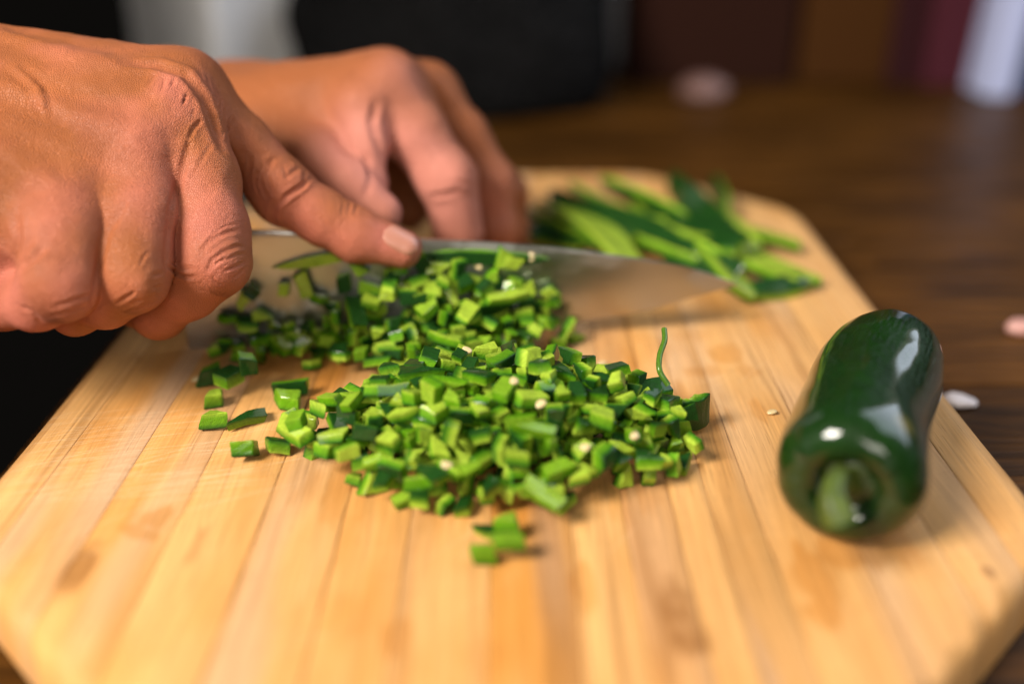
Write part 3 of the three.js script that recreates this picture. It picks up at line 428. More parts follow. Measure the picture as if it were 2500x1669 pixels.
// a slab of pepper wall: skin on +y, flesh below, cut at uneven angles
function slab(seed, w, h, d, { bend = 0, channel = 0, pale = 0.5, ridge = 0, nx = 4, point = 0 } = {}) {
  const r = rng(seed), ny = 6, nz = 4, g0 = new THREE.BoxGeometry(1, 1, 1, nx, ny, nz), p = g0.attributes.position, R = Math.min(w, h, d) * 0.13;
  const lv = (v, n, half) => { const i = Math.round((v + 0.5) * n); if (i === 0) return -half; if (i === n) return half; if (i === 1) return -half + R; if (i === n - 1) return half - R; return lerp(-half + R, half - R, (i - 1) / (n - 2)); };
  const yl = [-0.5, -0.44, -0.22, 0.14, 0.30, 0.42, 0.5];
  const sx = (r() - 0.5) * 0.5, sz = (r() - 0.5) * 0.5, tx = (r() - 0.5) * 0.45, tz = (r() - 0.5) * 0.45, yaw = (r() - 0.5) * 0.5, o = r() * 99, cut = nx > 4 ? 0.1 : 0.34, K = [0, 1, 2, 3].map(() => [(r() - 0.5) * cut * w, (r() - 0.5) * cut * d, (r() - 0.5) * cut * w * 0.6, (r() - 0.5) * cut * d * 0.6]); if (nx === 4 && r() < 0.3) { const k = Math.floor(r() * 4), sgx = k % 2 ? -1 : 1, sgz = k > 1 ? -1 : 1; K[k][0] += sgx * w * 0.45; K[k][1] += sgz * d * 0.25; }
  const g1 = mergeVertices((() => { for (let i = 0; i < p.count; i++) { const yi = Math.round((p.getY(i) + 0.5) * ny); p.setXYZ(i, lv(p.getX(i), nx, w / 2), yl[yi] * h, lv(p.getZ(i), nz, d / 2)); } g0.deleteAttribute('uv'); g0.deleteAttribute('normal'); return g0; })(), 1e-7);
  const q = g1.attributes.position, col = new Float32Array(q.count * 3), v = new THREE.Vector3(), c = new THREE.Vector3();
  for (let i = 0; i < q.count; i++) {
    v.fromBufferAttribute(q, i); const t = v.y / h + 0.5;
    c.set(clamp(v.x, -w / 2 + R, w / 2 - R), clamp(v.y, -h / 2 + R, h / 2 - R), clamp(v.z, -d / 2 + R, d / 2 - R));
    const e = v.clone().sub(c); if (e.length() > 1e-9) v.copy(c).addScaledVector(e.normalize(), R);
    let x = v.x * (1 + tz * v.z / d) + sx * v.y, z = v.z * (1 + tx * v.x / w) + sz * v.y, y = v.y;
    { const a = v.x / w + 0.5, b = v.z / d + 0.5, W4 = [(1 - a) * (1 - b), a * (1 - b), (1 - a) * b, a * b]; for (let k = 0; k < 4; k++) { x += W4[k] * (K[k][0] + K[k][2] * (t - 0.5)); z += W4[k] * (K[k][1] + K[k][3] * (t - 0.5)); } }
    z *= 1 - point * Math.abs(x / (w / 2)) ** 2.2;
    y += (r() - 0.5) * h * 0.05 + ridge * h * Math.sin(z / d * 14) * (1 - t); x += (vnoise(z * 900 + o, y * 900) - 0.5) * w * 0.06 * Math.min(1, 0.008 / w); z += (vnoise(x * 900, y * 900 + o) - 0.5) * d * 0.07;
    y += -channel * z * z; // section of the pepper wall
    if (bend) { const a = x * bend, rad = 1 / bend; x = Math.sin(a) * (rad + y); y = Math.cos(a) * (rad + y) - rad; }
    const X = x * Math.cos(yaw) - z * Math.sin(yaw) * 0.15; q.setXYZ(i, nx > 4 ? x : X, y, z);
    col.set(pepperColor(t, pale, vnoise(x * 500 + o, z * 500 + y * 300)), i * 3);
  }
  g1.setAttribute('color', new THREE.BufferAttribute(col, 3));
  const uv = new Float32Array(q.count * 2); for (let i = 0; i < q.count; i++) { uv[i * 2] = (q.getX(i) + q.getY(i) * 0.6) / 0.012; uv[i * 2 + 1] = (q.getZ(i) + q.getY(i) * 0.8) / 0.012; } g1.setAttribute('uv', new THREE.BufferAttribute(uv, 2));
  return toCreasedNormals(g1, 0.85);
}
const dice = [];
{ const r = rng(21); for (let i = 0; i < 44; i++) { const big = i % 5 === 0; dice.push(slab(100 + i, 0.0038 + r() * 0.0030 + (big ? 0.0026 : 0), 0.0025 + r() * 0.0017, 0.0035 + r() * 0.0028, { pale: r(), bend: (r() - 0.3) * 60, channel: r() * 20 })); } }
for (let i = 0; i < 6; i++) dice.push(slab(160 + i, 0.010 + i * 0.0008, 0.0032, 0.004 + (i % 3) * 0.0008, { pale: i / 6, bend: 20 + i * 5 }));
const bigDice = []; { const r = rng(88); for (let i = 0; i < 6; i++) bigDice.push(slab(700 + i, 0.0062 + r() * 0.0016, 0.0040 + r() * 0.0008, 0.0056 + r() * 0.001, { pale: r(), bend: 20 * r(), channel: 10 })); }
[...dice, ...bigDice].forEach((g) => { g.userData.pts = (() => { const p = g.attributes.position, a = []; for (let i = 0; i < p.count; i += 3) { for (const [u, v] of [[0.33, 0.33], [0, 0], [0.5, 0.5], [0, 0.5], [0.5, 0]]) { const w = 1 - u - v; a.push(new THREE.Vector3(p.getX(i) * w + p.getX(i + 1) * u + p.getX(i + 2) * v, p.getY(i) * w + p.getY(i + 1) * u + p.getY(i + 2) * v, p.getZ(i) * w + p.getZ(i + 1) * u + p.getZ(i + 2) * v)); } } return a; })(); });
// pieces are dropped one by one on a height map of what already lies there
const HM = { x0: -0.13, z0: -0.36, n: 300, m: 200, c: 0.001 };
const hmap = new Float32Array(HM.n * HM.m);
const cellOf = (x, z) => { const i = Math.floor((x - HM.x0) / HM.c), j = Math.floor((z - HM.z0) / HM.c); return i < 0 || j < 0 || i >= HM.n || j >= HM.m ? -1 : j * HM.n + i; };
for (let j = 0; j < HM.m; j++) for (let i = 0; i < HM.n; i++) { const p = new THREE.Vector3(HM.x0 + (i + 0.5) * HM.c, BT, HM.z0 + (j + 0.5) * HM.c).sub(kHeel); if (p.dot(kNor) < 0.0016 && p.dot(kDir) > -0.005 && p.dot(kDir) < kLen) hmap[j * HM.n + i] = 1; }
const PR = rng(4242), qa = new THREE.Quaternion(), eu = new THREE.Euler(), tv = new THREE.Vector3();
function tryDrop(g, x, z, q) { let y = 0; const map = {}; for (const p of g.userData.pts) { tv.copy(p).applyQuaternion(q); const k = cellOf(x + tv.x, z + tv.z); if (k < 0) continue; y = Math.max(y, hmap[k] - tv.y); } return y; }
function settle(g, x, z, q, y, sink) { for (const p of g.userData.pts) { tv.copy(p).applyQuaternion(q); const k = cellOf(x + tv.x, z + tv.z); if (k >= 0 && hmap[k] < 0.5) hmap[k] = Math.max(hmap[k], y - sink + tv.y); } }
function drop(x, z, { name, label, group, g, tilt = 1, up, yaw, tries = 14, sink = 0.0007, later = false }) {
  let best = null;
  for (let t = 0; t < tries; t++) {
    const gg = g ?? dice[Math.floor(PR() * dice.length)];
    const flip = up === undefined ? (PR() < 0.28 ? 0 : PR() < 0.45 ? Math.PI : Math.PI / 2 * (PR() < 0.5 ? 1 : -1)) : up;
    eu.set(flip + (PR() - 0.5) * 0.7 * tilt, 0, (PR() - 0.5) * 0.7 * tilt); const q = new THREE.Quaternion().setFromEuler(eu).premultiply(qa.setFromAxisAngle(new THREE.Vector3(0, 1, 0), yaw ?? PR() * 6.283));
    const jx = tries > 1 ? (PR() - 0.5) * 0.004 : 0, jz = tries > 1 ? (PR() - 0.5) * 0.004 : 0, y = tryDrop(gg, x + jx, z + jz, q); if (y > 0.5) continue;
    const cost = y + (gg.attributes.position.count > 0 ? 0.0015 * PR() : 0); if (!best || cost < best.cost) best = { cost, gg, q, y, x: x + jx, z: z + jz };
  }
  if (!best) return null;
  const ground = best.y < 0.0075, s = ground ? Math.min(sink, 0.0002) : sink;
  settle(best.gg, best.x, best.z, best.q, best.y, s);
  const m = new THREE.Mesh(best.gg, pepperMat); m.position.set(best.x, BT + best.y - s, best.z); m.quaternion.copy(best.q); if (!later) add(m, name); tag(m, label, 'pepper piece', group); return m;
}
const LOOSE = { name: 'pepper_dice', label: 'loose green pepper dice on bare wood between the fist and the heap', group: 'loose pepper dice beside the heap' };
for (const [px, py, up, gi, yaw] of [[515, 925, 1.57, 3, 0.2], [518, 975, 3.1, 8, 0.3], [560, 955, 0.2, 12, 1.2], [612, 950, 1.5, 5, 0.5], [700, 955, 1.57, 35, 0.2], [706, 980, 3.1, 15, 0.1], [527, 1030, 2.9, 10, 0.05], [600, 1020, 0.1, 36, 0.5], [703, 1035, 2.4, 20, 0.8], [598, 1105, 2.6, 25, 0.2]]) { const p = onY(px, py, BT + 0.002); LOOSE.label = `loose pepper ${gi > 33 ? 'sliver' : 'dice'}, ${up < 0.5 ? 'dark skin up' : up > 2 ? 'pale flesh up' : 'cut edge up'}, ${py < 990 ? 'in the row nearer the fist' : 'in the row nearer the heap'}`; drop(p.x, p.z, { ...LOOSE, g: gi > 33 ? dice[gi + 10] : bigDice[gi % 6], up, yaw, tilt: 0.3, tries: 1 }); }
const FRONT = { name: 'pepper_dice', label: 'green pepper dice in the small cluster pushed out in front of the heap', group: 'pepper dice cluster in front of the heap' };
for (const [px, py, up, gi, yaw] of [[1182, 1296, 0.1, 1, 0.1], [1240, 1294, 3.0, 7, 0.1], [1184, 1352, 3.05, 9, 0], [1242, 1350, 2.95, 11, 0.05]]) { const p = onY(px, py, BT + 0.002); drop(p.x, p.z, { ...FRONT, g: dice[gi], up, yaw, tilt: 0.1, tries: 1 }); }
// the heap: wanted height over the board
const polyA = [[660, 1105], [750, 1150], [850, 1196], [960, 1240], [1060, 1262], [1180, 1262], [1340, 1272], [1460, 1228], [1600, 1190], [1700, 1120], [1680, 1060], [1560, 1010], [1420, 958], [1250, 945], [1080, 955], [960, 985], [860, 1030], [760, 1075]].map(([x, y]) => onY(x, y));
function inPoly(x, z) { let c = false, m = 1; for (let i = 0, j = polyA.length - 1; i < polyA.length; j = i++) { const a = polyA[i], b = polyA[j]; if ((a.z > z) !== (b.z > z) && x < (b.x - a.x) * (z - a.z) / (b.z - a.z) + a.x) c = !c; const bx = b.x - a.x, bz = b.z - a.z, h = clamp(((x - a.x) * bx + (z - a.z) * bz) / (bx * bx + bz * bz), 0, 1); m = Math.min(m, Math.hypot(x - a.x - bx * h, z - a.z - bz * h)); } return c ? m : -m; }
const hs = [[540, 0.003], [640, 0.008], [740, 0.009], [820, 0.013], [880, 0.019], [960, 0.025], [1060, 0.029], [1160, 0.028], [1260, 0.021], [1340, 0.013], [1410, 0]].map(([x, h]) => [kS(onKnife(x, 842)), h]);
function wantH(x, z) {
  const d = inPoly(x, z); let h = d > 0 ? 0.0062 + 0.0178 * sstep(0, 0.024, d) : 0;
  const p = tv.set(x, 0, z).sub(kHeel), s = p.dot(kDir), n = p.dot(kNor);
  if (n > 0 && n < 0.045 && s > hs[0][0] && s < hs[hs.length - 1][0]) { let i = 0; while (s > hs[i + 1][0]) i++; const k = lerp(hs[i][1], hs[i + 1][1], (s - hs[i][0]) / (hs[i + 1][0] - hs[i][0])); h = Math.max(h, k * Math.min(1, 1.15 * (1 - n / (0.006 + k * 1.1)))); }
  return h;
}
const want = new Float32Array(HM.n * HM.m); for (let j = 0; j < HM.m; j++) for (let i = 0; i < HM.n; i++) want[j * HM.n + i] = hmap[j * HM.n + i] > 0.5 ? 0 : wantH(HM.x0 + (i + 0.5) * HM.c, HM.z0 + (j + 0.5) * HM.c);
const heap = [];
for (let step = 0; step < 1600 && heap.length < 820; step++) {
  let bx = 0, bz = 0, bd = 0.0018; for (let k = 0; k < 260; k++) { const i = Math.floor(PR() * HM.n), j = Math.floor(PR() * HM.m), c = j * HM.n + i; let d = 0, n = 0; if (want[c] <= 0) continue; for (let b = -2; b <= 2; b++) for (let a = -2; a <= 2; a++) { const q = c + b * HM.n + a; if (hmap[q] < 0.5) { d += want[q] - hmap[q]; n++; } } d /= n || 1; d += PR() * 0.002 - hmap[c] * 0.25; if (d > bd) { bd = d; bx = HM.x0 + (i + 0.5) * HM.c; bz = HM.z0 + (j + 0.5) * HM.c; } }
  if (!bx) continue;
  const n = tv.set(bx, 0, bz).sub(kHeel).dot(kNor), atBlade = n < 0.03;
  const m = drop(bx, bz, { later: true, sink: 0.0012, label: '', group: atBlade ? 'pepper dice against the blade' : 'diced pepper heap' });
  if (!m) continue;
  heap.push(m);
  const up = new THREE.Vector3(0, 1, 0).applyQuaternion(m.quaternion).y, bb = m.geometry.boundingBox ?? (m.geometry.computeBoundingBox(), m.geometry.boundingBox), long = (bb.max.x - bb.min.x), level = m.position.y - BT;
  m.userData.label = `${long > 0.009 ? 'long' : long > 0.0062 ? 'large' : 'small'} green pepper dice, ${up > 0.6 ? 'dark skin up' : up < -0.6 ? 'pale flesh up' : 'cut edge up'}, ${atBlade ? (level > 0.014 ? 'high against the knife blade' : level > 0.006 ? 'halfway up the pile at the blade' : 'at the foot of the knife blade') : (level > 0.014 ? 'on top of the big heap' : level > 0.006 ? 'on the slope of the big heap' : 'at the foot of the big heap')}`;
}
{ // which pieces show: points of every piece in a small depth buffer
  const W = 700, Hh = 467, zb = new Float32Array(W * Hh).fill(9), who = new Int32Array(W * Hh).fill(-1), f = FPX * W / 2500;
  heap.forEach((m, id) => { m.updateMatrix(); const p = m.geometry.attributes.position; for (let i = 0; i < p.count; i += 3) for (let k = 0; k < 12; k++) { let a = hash2(i, k), b = hash2(i + 7, k + 31); if (a + b > 1) { a = 1 - a; b = 1 - b; } const c = 1 - a - b; tv.set(p.getX(i) * a + p.getX(i + 1) * b + p.getX(i + 2) * c, p.getY(i) * a + p.getY(i + 1) * b + p.getY(i + 2) * c, p.getZ(i) * a + p.getZ(i + 1) * b + p.getZ(i + 2) * c).applyMatrix4(m.matrix).sub(eye); const D = -tv.z * cP - tv.y * sP, v = tv.y * cP - tv.z * sP, x = Math.round(tv.x / D * f + W / 2), y = Math.round(Hh / 2 - v / D * f); for (let yy = y - 1; yy <= y + 1; yy++) for (let xx = x - 1; xx <= x + 1; xx++) if (xx >= 0 && yy >= 0 && xx < W && yy < Hh && D < zb[yy * W + xx]) { zb[yy * W + xx] = D; who[yy * W + xx] = id; } } });
  const seen = new Array(heap.length).fill(0); for (const w of who) if (w >= 0) seen[w]++;
  const order = heap.map((m, i) => i).sort((a, b) => seen[b] - seen[a]), under = [];
  order.forEach((i, k) => { if (k < 285 && seen[i] > 0) add(heap[i], 'pepper_dice'); else under.push(heap[i].geometry.clone().applyMatrix4(heap[i].matrix)); });
  if (under.length) { const m = add(new THREE.Mesh(mergeGeometries(under), pepperMat), 'diced_pepper'); m.userData = { kind: 'stuff', label: 'diced green pepper lying underneath the top pieces of the heap', category: 'pepper' }; }
  console.log('heap', heap.length, 'under', under.length, 'seen of the last thing', seen[order[284]]);
}
// pieces that cling to the wet blade
function onBlade(px, py, g, turn, lift = 0.0016, label = 'small bit of green pepper clinging to the wet knife blade', group = 'pepper bits clinging to the blade', name = 'pepper_dice', cat = 'pepper piece') {
  const p = onKnife(px, py, 0.001 + lift), m = new THREE.Mesh(g, pepperMat); m.position.copy(p);
  const bx = kDir.clone().multiplyScalar(Math.cos(turn)).add(new THREE.Vector3(0, Math.sin(turn), 0)), by = kNor.clone(), bz = bx.clone().cross(by);
  m.quaternion.setFromRotationMatrix(new THREE.Matrix4().makeBasis(bx, by, bz)); add(m, name); return tag(m, label, cat, group);
}
onBlade(775, 636, slab(301, 0.026, 0.0018, 0.0042, { pale: 0.8, nx: 10, bend: -9, point: 0.7 }), 0.16, 0.0014, 'long thin green pepper slice clinging to the blade under the index finger', null, 'pepper_slice').rotateX(Math.PI);
onBlade(1185, 628, slab(302, 0.040, 0.0016, 0.0046, { pale: 0.3, nx: 12, point: 0.7 }), -0.07, 0.0012, 'long dark pepper slice clinging to the blade just below the spine', null, 'pepper_slice');
{ const r = rng(9); for (const [px, py, gi] of [[1228, 630, 3], [880, 655, 7], [960, 668, 12], [1040, 660, 20], [1105, 668, 5], [1150, 690, 22], [1210, 690, 16], [1260, 690, 9], [1300, 700, 18], [1345, 715, 26], [1330, 750, 4], [1290, 745, 24], [840, 690, 28], [905, 705, 11], [740, 700, 30], [690, 705, 2], [615, 715, 8], [585, 728, 19], [640, 760, 6], [1000, 710, 15], [1080, 715, 29], [1250, 640, 31]]) { const m = onBlade(px, py, dice[gi], r() * 6.28, 0.0022, `pepper bit clinging to the blade, ${gi % 4 ? 'pale flesh' : 'dark skin'} outward, ${py < 672 ? 'near the spine' : py < 712 ? 'halfway down' : 'by the edge'}, ${px < 800 ? 'close to the fist' : px < 1100 ? 'below the fingertip' : 'toward the tip'}`); if (gi % 4) m.rotateX(Math.PI); } }
// julienned strips waiting at the far end
const STR = { group: 'sliced pepper strips behind the knife' };
const laid = [[1300, 566, 1420, 598, 0.008, 0.3, 0, 0.6], [1311, 530, 1478, 612, 0.010, 0.2, 0, 0.1], [1560, 604, 1720, 664, 0.010, 0.1, 0, 0.1], [1752, 470, 1768, 560, 0.007, 1.2, 0, 0.1], [1760, 545, 1940, 600, 0.008, 0.4, 0, 0.05], [1780, 612, 1970, 694, 0.012, 0.5, 0, 0.05], [1840, 716, 1960, 694, 0.006, 0.3, 0, 0.4], [1640, 640, 1800, 700, 0.010, 1.0, 0, 0.3],
  [1403, 474, 1610, 570, 0.011, 2.4, 1, 0.35], [1450, 520, 1640, 600, 0.010, 0.9, 1, 0.3], [1600, 560, 1750, 650, 0.010, 2.2, 1, 0.3], [1560, 500, 1700, 600, 0.010, 0.4, 1, 0.3], [1700, 600, 1815, 704, 0.011, 2.6, 1, 0.45], [1690, 500, 1830, 590, 0.010, 0.6, 1, 0.2], [1350, 500, 1500, 590, 0.010, 1.2, 1, 0.6],
  [1352, 482, 1556, 634, 0.012, 2.9, 2, 1], [1480, 462, 1690, 540, 0.011, 2.3, 2, 0.4], [1642, 440, 1745, 552, 0.009, 1.1, 2, 0.5], [1620, 522, 1800, 600, 0.012, 0.3, 2, 0.4], [1540, 470, 1660, 530, 0.009, 2.7, 2, 0.6]];
laid.forEach(([x0, y0, x1, y1, w, roll, layer, pale], i) => {
  const lift = 0.003 + layer * 0.0042, a = onY(x0, y0, BT + lift), b = onY(x1, y1, BT + lift), L = a.distanceTo(b) * 1.08, g = slab(400 + i, L, 0.0038, w * 1.45, { pale: 0.45 + 0.55 * pale, nx: 12, channel: 16, bend: 5 * ((i % 3) - 1), point: 0.3 });
  const m = new THREE.Mesh(g, pepperMat); m.position.copy(a).add(b).multiplyScalar(0.5);
  m.rotation.set(0, -Math.atan2(b.z - a.z, b.x - a.x), 0); m.rotateX(roll < 1 && i % 3 ? roll + 2.5 : roll); m.rotateZ((((i * 53) % 10) / 10 - 0.5) * (layer ? 0.2 : 0.04)); m.updateMatrixWorld();
  const box = new THREE.Box3().setFromObject(m, true); if (layer === 0 || box.min.y < BT + 0.0002) m.position.y += BT + 0.0002 - box.min.y; // rests on the board
  add(m, 'pepper_strip'); const pl = i === 15; tag(m, pl ? 'pale green pepper strip lying flesh side up, the lightest of the strips behind the knife' : `${L > 0.045 ? 'long' : 'short'} green pepper strip behind the knife, ${['flat on the board', 'in the middle of the pile', 'on top of the pile'][layer]}, ${(roll < 1 && i % 3 ? roll + 2.5 : roll) > 1.7 ? 'pale flesh up' : (roll < 1 && i % 3 ? roll + 2.5 : roll) > 0.8 ? 'on its edge' : 'dark skin up'}`, 'pepper strip', pl ? undefined : STR.group);
});
// large odd pieces at the end of the heap beside the whole pepper
{
  const put = (g, px, py, lift, rx, ry, rz, name, label) => { const p = onY(px, py, BT + lift), m = new THREE.Mesh(g, pepperMat); m.position.copy(p); m.rotation.set(rx, ry, rz, 'YXZ'); add(m, name); return tag(m, label, 'pepper piece'); };
  put(slab(501, 0.012, 0.0042, 0.0095, { pale: 0.7, nx: 12, bend: 150, ridge: 0.12 }), 1690, 1010, 0.0062, 1.5, 0.5, 0.1, 'pepper_end_slice', 'curled ribbed pepper end slice at the edge of the heap beside the whole pepper');
  put(slab(502, 0.019, 0.002, 0.0085, { pale: 0.3, nx: 10, bend: 4 }), 1585, 985, 0.0105, 2.75, 0.28, 0.05, 'pepper_slice', 'flat light green pepper slice lying on the heap next to the ribbed end slice');
  put(slab(503, 0.022, 0.0032, 0.0055, { pale: 0.1, nx: 10, bend: 6 }), 1545, 955, 0.0125, 0.5, 0.32, 0.04, 'pepper_slice', 'narrow dark skinned pepper strip lying on the heap below the thin curled strand');
  const pts = [[1622, 800, 0.016], [1620, 830, 0.015], [1609, 870, 0.0135], [1611, 905, 0.0125], [1628, 935, 0.012]].map(([x, y, l]) => onY(x, y, BT + l)), z = (pts[4].z + pts[0].z) / 2;
  const g = new THREE.TubeGeometry(new THREE.CatmullRomCurve3([[1622, 803, 0.3], [1623, 830, 0.297], [1611, 868, 0.294], [1611, 905, 0.292], [1632, 940, 0.292]].map(([x, y, D]) => at(x, y, D))), 30, 0.00085, 8), col = []; for (let i = 0; i < g.attributes.position.count; i++) col.push(0.07, 0.17, 0.012); g.setAttribute('color', new THREE.Float32BufferAttribute(col, 3));
  tag(add(new THREE.Mesh(g, pepperMat), 'pepper_strand'), 'thin curled green pepper strand standing up from the heap', 'pepper piece');
}
// seeds
{
  const sg = (() => { const g = new THREE.SphereGeometry(1, 18, 12), p = g.attributes.position; for (let i = 0; i < p.count; i++) { const x = p.getX(i), y = p.getY(i), z = p.getZ(i); p.setXYZ(i, x * 0.0015 * (1 + 0.25 * z), y * 0.0005 * (1 + 0.5 * x * x), z * 0.0012); } g.computeVertexNormals(); return g; })();
  const sm = new THREE.MeshPhysicalMaterial({ color: new THREE.Color().setRGB(0.55, 0.43, 0.22), roughness: 0.4, clearcoat: 0.3 });
  const seed = (p, rx, ry, label, group) => { const m = new THREE.Mesh(sg, sm); m.position.copy(p); m.rotation.set(rx, ry, 0.2); tag(add(m, 'pepper_seed'), label, 'seed', group); };
  for (const [px, py] of [[1470, 886], [1885, 1005], [478, 925]]) seed(onY(px, py, BT + 0.0007), 0, px, 'pale pepper seed lying flat on the bare board', 'pepper seeds on the board');
  for (const [px, py] of [[1255, 930], [1427, 1093], [1550, 1063], [1140, 855], [1320, 985], [1090, 1135]]) { const d = dirOf(px, py); let t = 0.22; for (; t < 0.34; t += 0.0004) { const p = d.clone().multiplyScalar(t).add(eye), k = cellOf(p.x, p.z); if (k >= 0 && hmap[k] < 0.5 && hmap[k] + BT > p.y) break; } seed(d.multiplyScalar(t - 0.0003).add(eye), 0.45, px, 'pale pepper seed resting on the diced heap', 'pepper seeds on the heap'); }
  for (const [px, py] of [[1168, 648], [1299, 627]]) seed(onKnife(px, py, 0.0024), 1.3, px, 'pale pepper seed stuck to the side of the blade', 'pepper seeds on the blade');
}

// ---------------------------------------------------------------- whole pepper
{
  const pep = tag(add(new THREE.Group(), 'whole_pepper'), 'whole glossy dark green pepper with its stem, lying on the board edge', 'pepper');
  const c0 = onY(2069, 1188, BT + 0.0174), c1 = onY(2102, 1034, BT + 0.0172), c2 = onY(2152, 905, BT + 0.0172);
  const dirEnd = c2.clone().sub(c1).normalize(); const c3 = c2.clone().addScaledVector(dirEnd, 0.026); c3.y = BT + 0.011; c3.x += 0.002;
  const start = c0.clone().addScaledVector(c1.clone().sub(c0).normalize(), -0.002);
  const axis = new THREE.CatmullRomCurve3([start, c0.clone().lerp(c1, 0.45), c1, c2, c2.clone().lerp(c3, 0.6), c3]), Lx = axis.getLength();
  const prof = new THREE.SplineCurve([[0.0044, 0.0016], [0.0042, 0.0042], [0.0030, 0.0062], [0.0008, 0.0084], [0.0000, 0.0108], [0.0012, 0.0140], [0.0042, 0.0164], [0.0090, 0.0177], [0.0170, 0.0178], [0.030, 0.0174], [0.042, 0.0172], [0.054, 0.0174], [0.064, 0.0175], [0.074, 0.0166], [0.084, 0.0130], [0.0915, 0.0075], [0.0950, 0.0004]].map(([a, r]) => new THREE.Vector2(a, r)));
  const N = 110, M = 72, pos = [], col = [], uv = [], idx = [];
  for (let i = 0; i <= N; i++) {
    const { x: a, y: r } = prof.getPoint(i / N), u = clamp(a / 0.095, 0, 1), c = axis.getPointAt(u), t = axis.getTangentAt(u), side = new THREE.Vector3(-t.z, 0, t.x).normalize(), up = side.clone().cross(t).normalize(); if (up.y < 0) up.negate();
    for (let j = 0; j <= M; j++) {
      const f = j / M * Math.PI * 2, w = a > 0.004 ? 1 : a / 0.004;
      const k = 1 + 0.026 * Math.cos(3 * f + 1 + 25 * a) * w + 0.07 * (fbm(Math.cos(f) * 1.6 + 5, Math.sin(f) * 1.6 + a * 45, 3) - 0.5) + (i < 18 ? 0.05 * Math.cos(5 * f) * Math.sin(i / 18 * Math.PI) : 0);
      const p = c.clone().addScaledVector(side, Math.cos(f) * r * k).addScaledVector(up, Math.sin(f) * r * k); if (p.y < BT + 0.0001) p.y = BT + 0.0001;
      pos.push(p.x, p.y, p.z); uv.push(f * 0.017 / 0.03, a / 0.03);
      const n = fbm(f * 3, a * 220, 3), m = lerp(0.75, 1.3, n), sp = sstep(0.0032, 0.0016, Math.hypot((f - 0.95) * 0.0165, a - 0.0105) + 0.0016 * (n - 0.5));
      let cc = [0.005 * m, 0.025 * m, 0.0026 * m]; cc = [lerp(cc[0], 0.16, sp * 0.8), lerp(cc[1], 0.13, sp * 0.8), lerp(cc[2], 0.02, sp * 0.8)]; col.push(...cc);
    }
  }
  for (let i = 0; i < N; i++) for (let j = 0; j < M; j++) { const a = i * (M + 1) + j; idx.push(a, a + 1, a + M + 2, a, a + M + 2, a + M + 1); }
  const g = new THREE.BufferGeometry(); g.setAttribute('position', new THREE.Float32BufferAttribute(pos, 3)); g.setAttribute('color', new THREE.Float32BufferAttribute(col, 3)); g.setAttribute('uv', new THREE.Float32BufferAttribute(uv, 2)); g.setIndex(idx); g.computeVertexNormals();
  const nn = g.attributes.normal; for (let i = 0; i <= N; i++) { const a = i * (M + 1), b = a + M; const v = new THREE.Vector3(nn.getX(a) + nn.getX(b), nn.getY(a) + nn.getY(b), nn.getZ(a) + nn.getZ(b)).normalize(); nn.setXYZ(a, v.x, v.y, v.z); nn.setXYZ(b, v.x, v.y, v.z); }
  const wr = tex(512, 512, (x, y, c) => { const v = 0.55 * tnoise(x / 512 * 40, y / 512 * 9, 1024) + 0.35 * tnoise(x / 512 * 12, y / 512 * 12, 12) + 0.25 * (tnoise(x / 512 * 90, y / 512 * 26, 1024) > 0.8 ? 1 : 0); c[0] = c[1] = c[2] = v * 0.8; }, false);
  const body = part(pep, 'body', g, new THREE.MeshPhysicalMaterial({ vertexColors: true, roughness: 0.5, specularIntensity: 0.2, bumpMap: wr, bumpScale: 0.0009, clearcoat: 1, clearcoatRoughness: 0.07 }));
  const t0 = c1.clone().sub(c0).normalize(), toward = t0.clone().negate();
  const s0 = c0.clone().addScaledVector(t0, 0.004), e1 = at(2043, 1175, 0.2335), e2 = at(2036, 1225, 0.2285), e3 = at(2058, 1280, 0.2275);
  const sc = new THREE.CatmullRomCurve3([s0, e1, e2, e3]), sp = [], si = [], scol = [], fr = sc.computeFrenetFrames(40), m2 = 24;
  for (let i = 0; i <= 40; i++) { const u = i / 40, p = sc.getPointAt(u), rad = lerp(0.0042, 0.0027, sstep(0, 0.45, u)) + 0.0010 * sstep(0.6, 1, u); for (let j = 0; j < m2; j++) { const f = j / m2 * 6.2832, k = rad * (1 + 0.09 * Math.cos(5 * f)); const q = p.clone().addScaledVector(fr.normals[i], Math.cos(f) * k).addScaledVector(fr.binormals[i], Math.sin(f) * k); sp.push(q.x, q.y, q.z); const n = 0.7 + 0.6 * vnoise(f * 3, u * 12); scol.push(0.060 * n, 0.090 * n, 0.008); } }
  for (let i = 0; i < 40; i++) for (let j = 0; j < m2; j++) { const a = i * m2 + j, b = i * m2 + (j + 1) % m2; si.push(a, a + m2, b, b, a + m2, b + m2); }
  const ce = sc.getPointAt(1), ci = sp.length / 3; sp.push(ce.x, ce.y, ce.z); scol.push(0.09, 0.06, 0.012); for (let j = 0; j < m2; j++) si.push(ci, 40 * m2 + (j + 1) % m2, 40 * m2 + j);
  const stg = new THREE.BufferGeometry(); stg.setAttribute('position', new THREE.Float32BufferAttribute(sp, 3)); stg.setAttribute('color', new THREE.Float32BufferAttribute(scol, 3)); stg.setIndex(si); stg.computeVertexNormals();
  part(pep, 'stem', stg, new THREE.MeshStandardMaterial({ vertexColors: true, roughness: 0.55 }));
  const cal = new THREE.SphereGeometry(1, 36, 14), cp = cal.attributes.position; for (let i = 0; i < cp.count; i++) { const f = Math.atan2(cp.getY(i), cp.getX(i)), k = 1 + 0.16 * Math.cos(5 * f + 0.6); cp.setXYZ(i, cp.getX(i) * 0.0064 * k, cp.getY(i) * 0.0064 * k, cp.getZ(i) * 0.0014); } cal.computeVertexNormals();
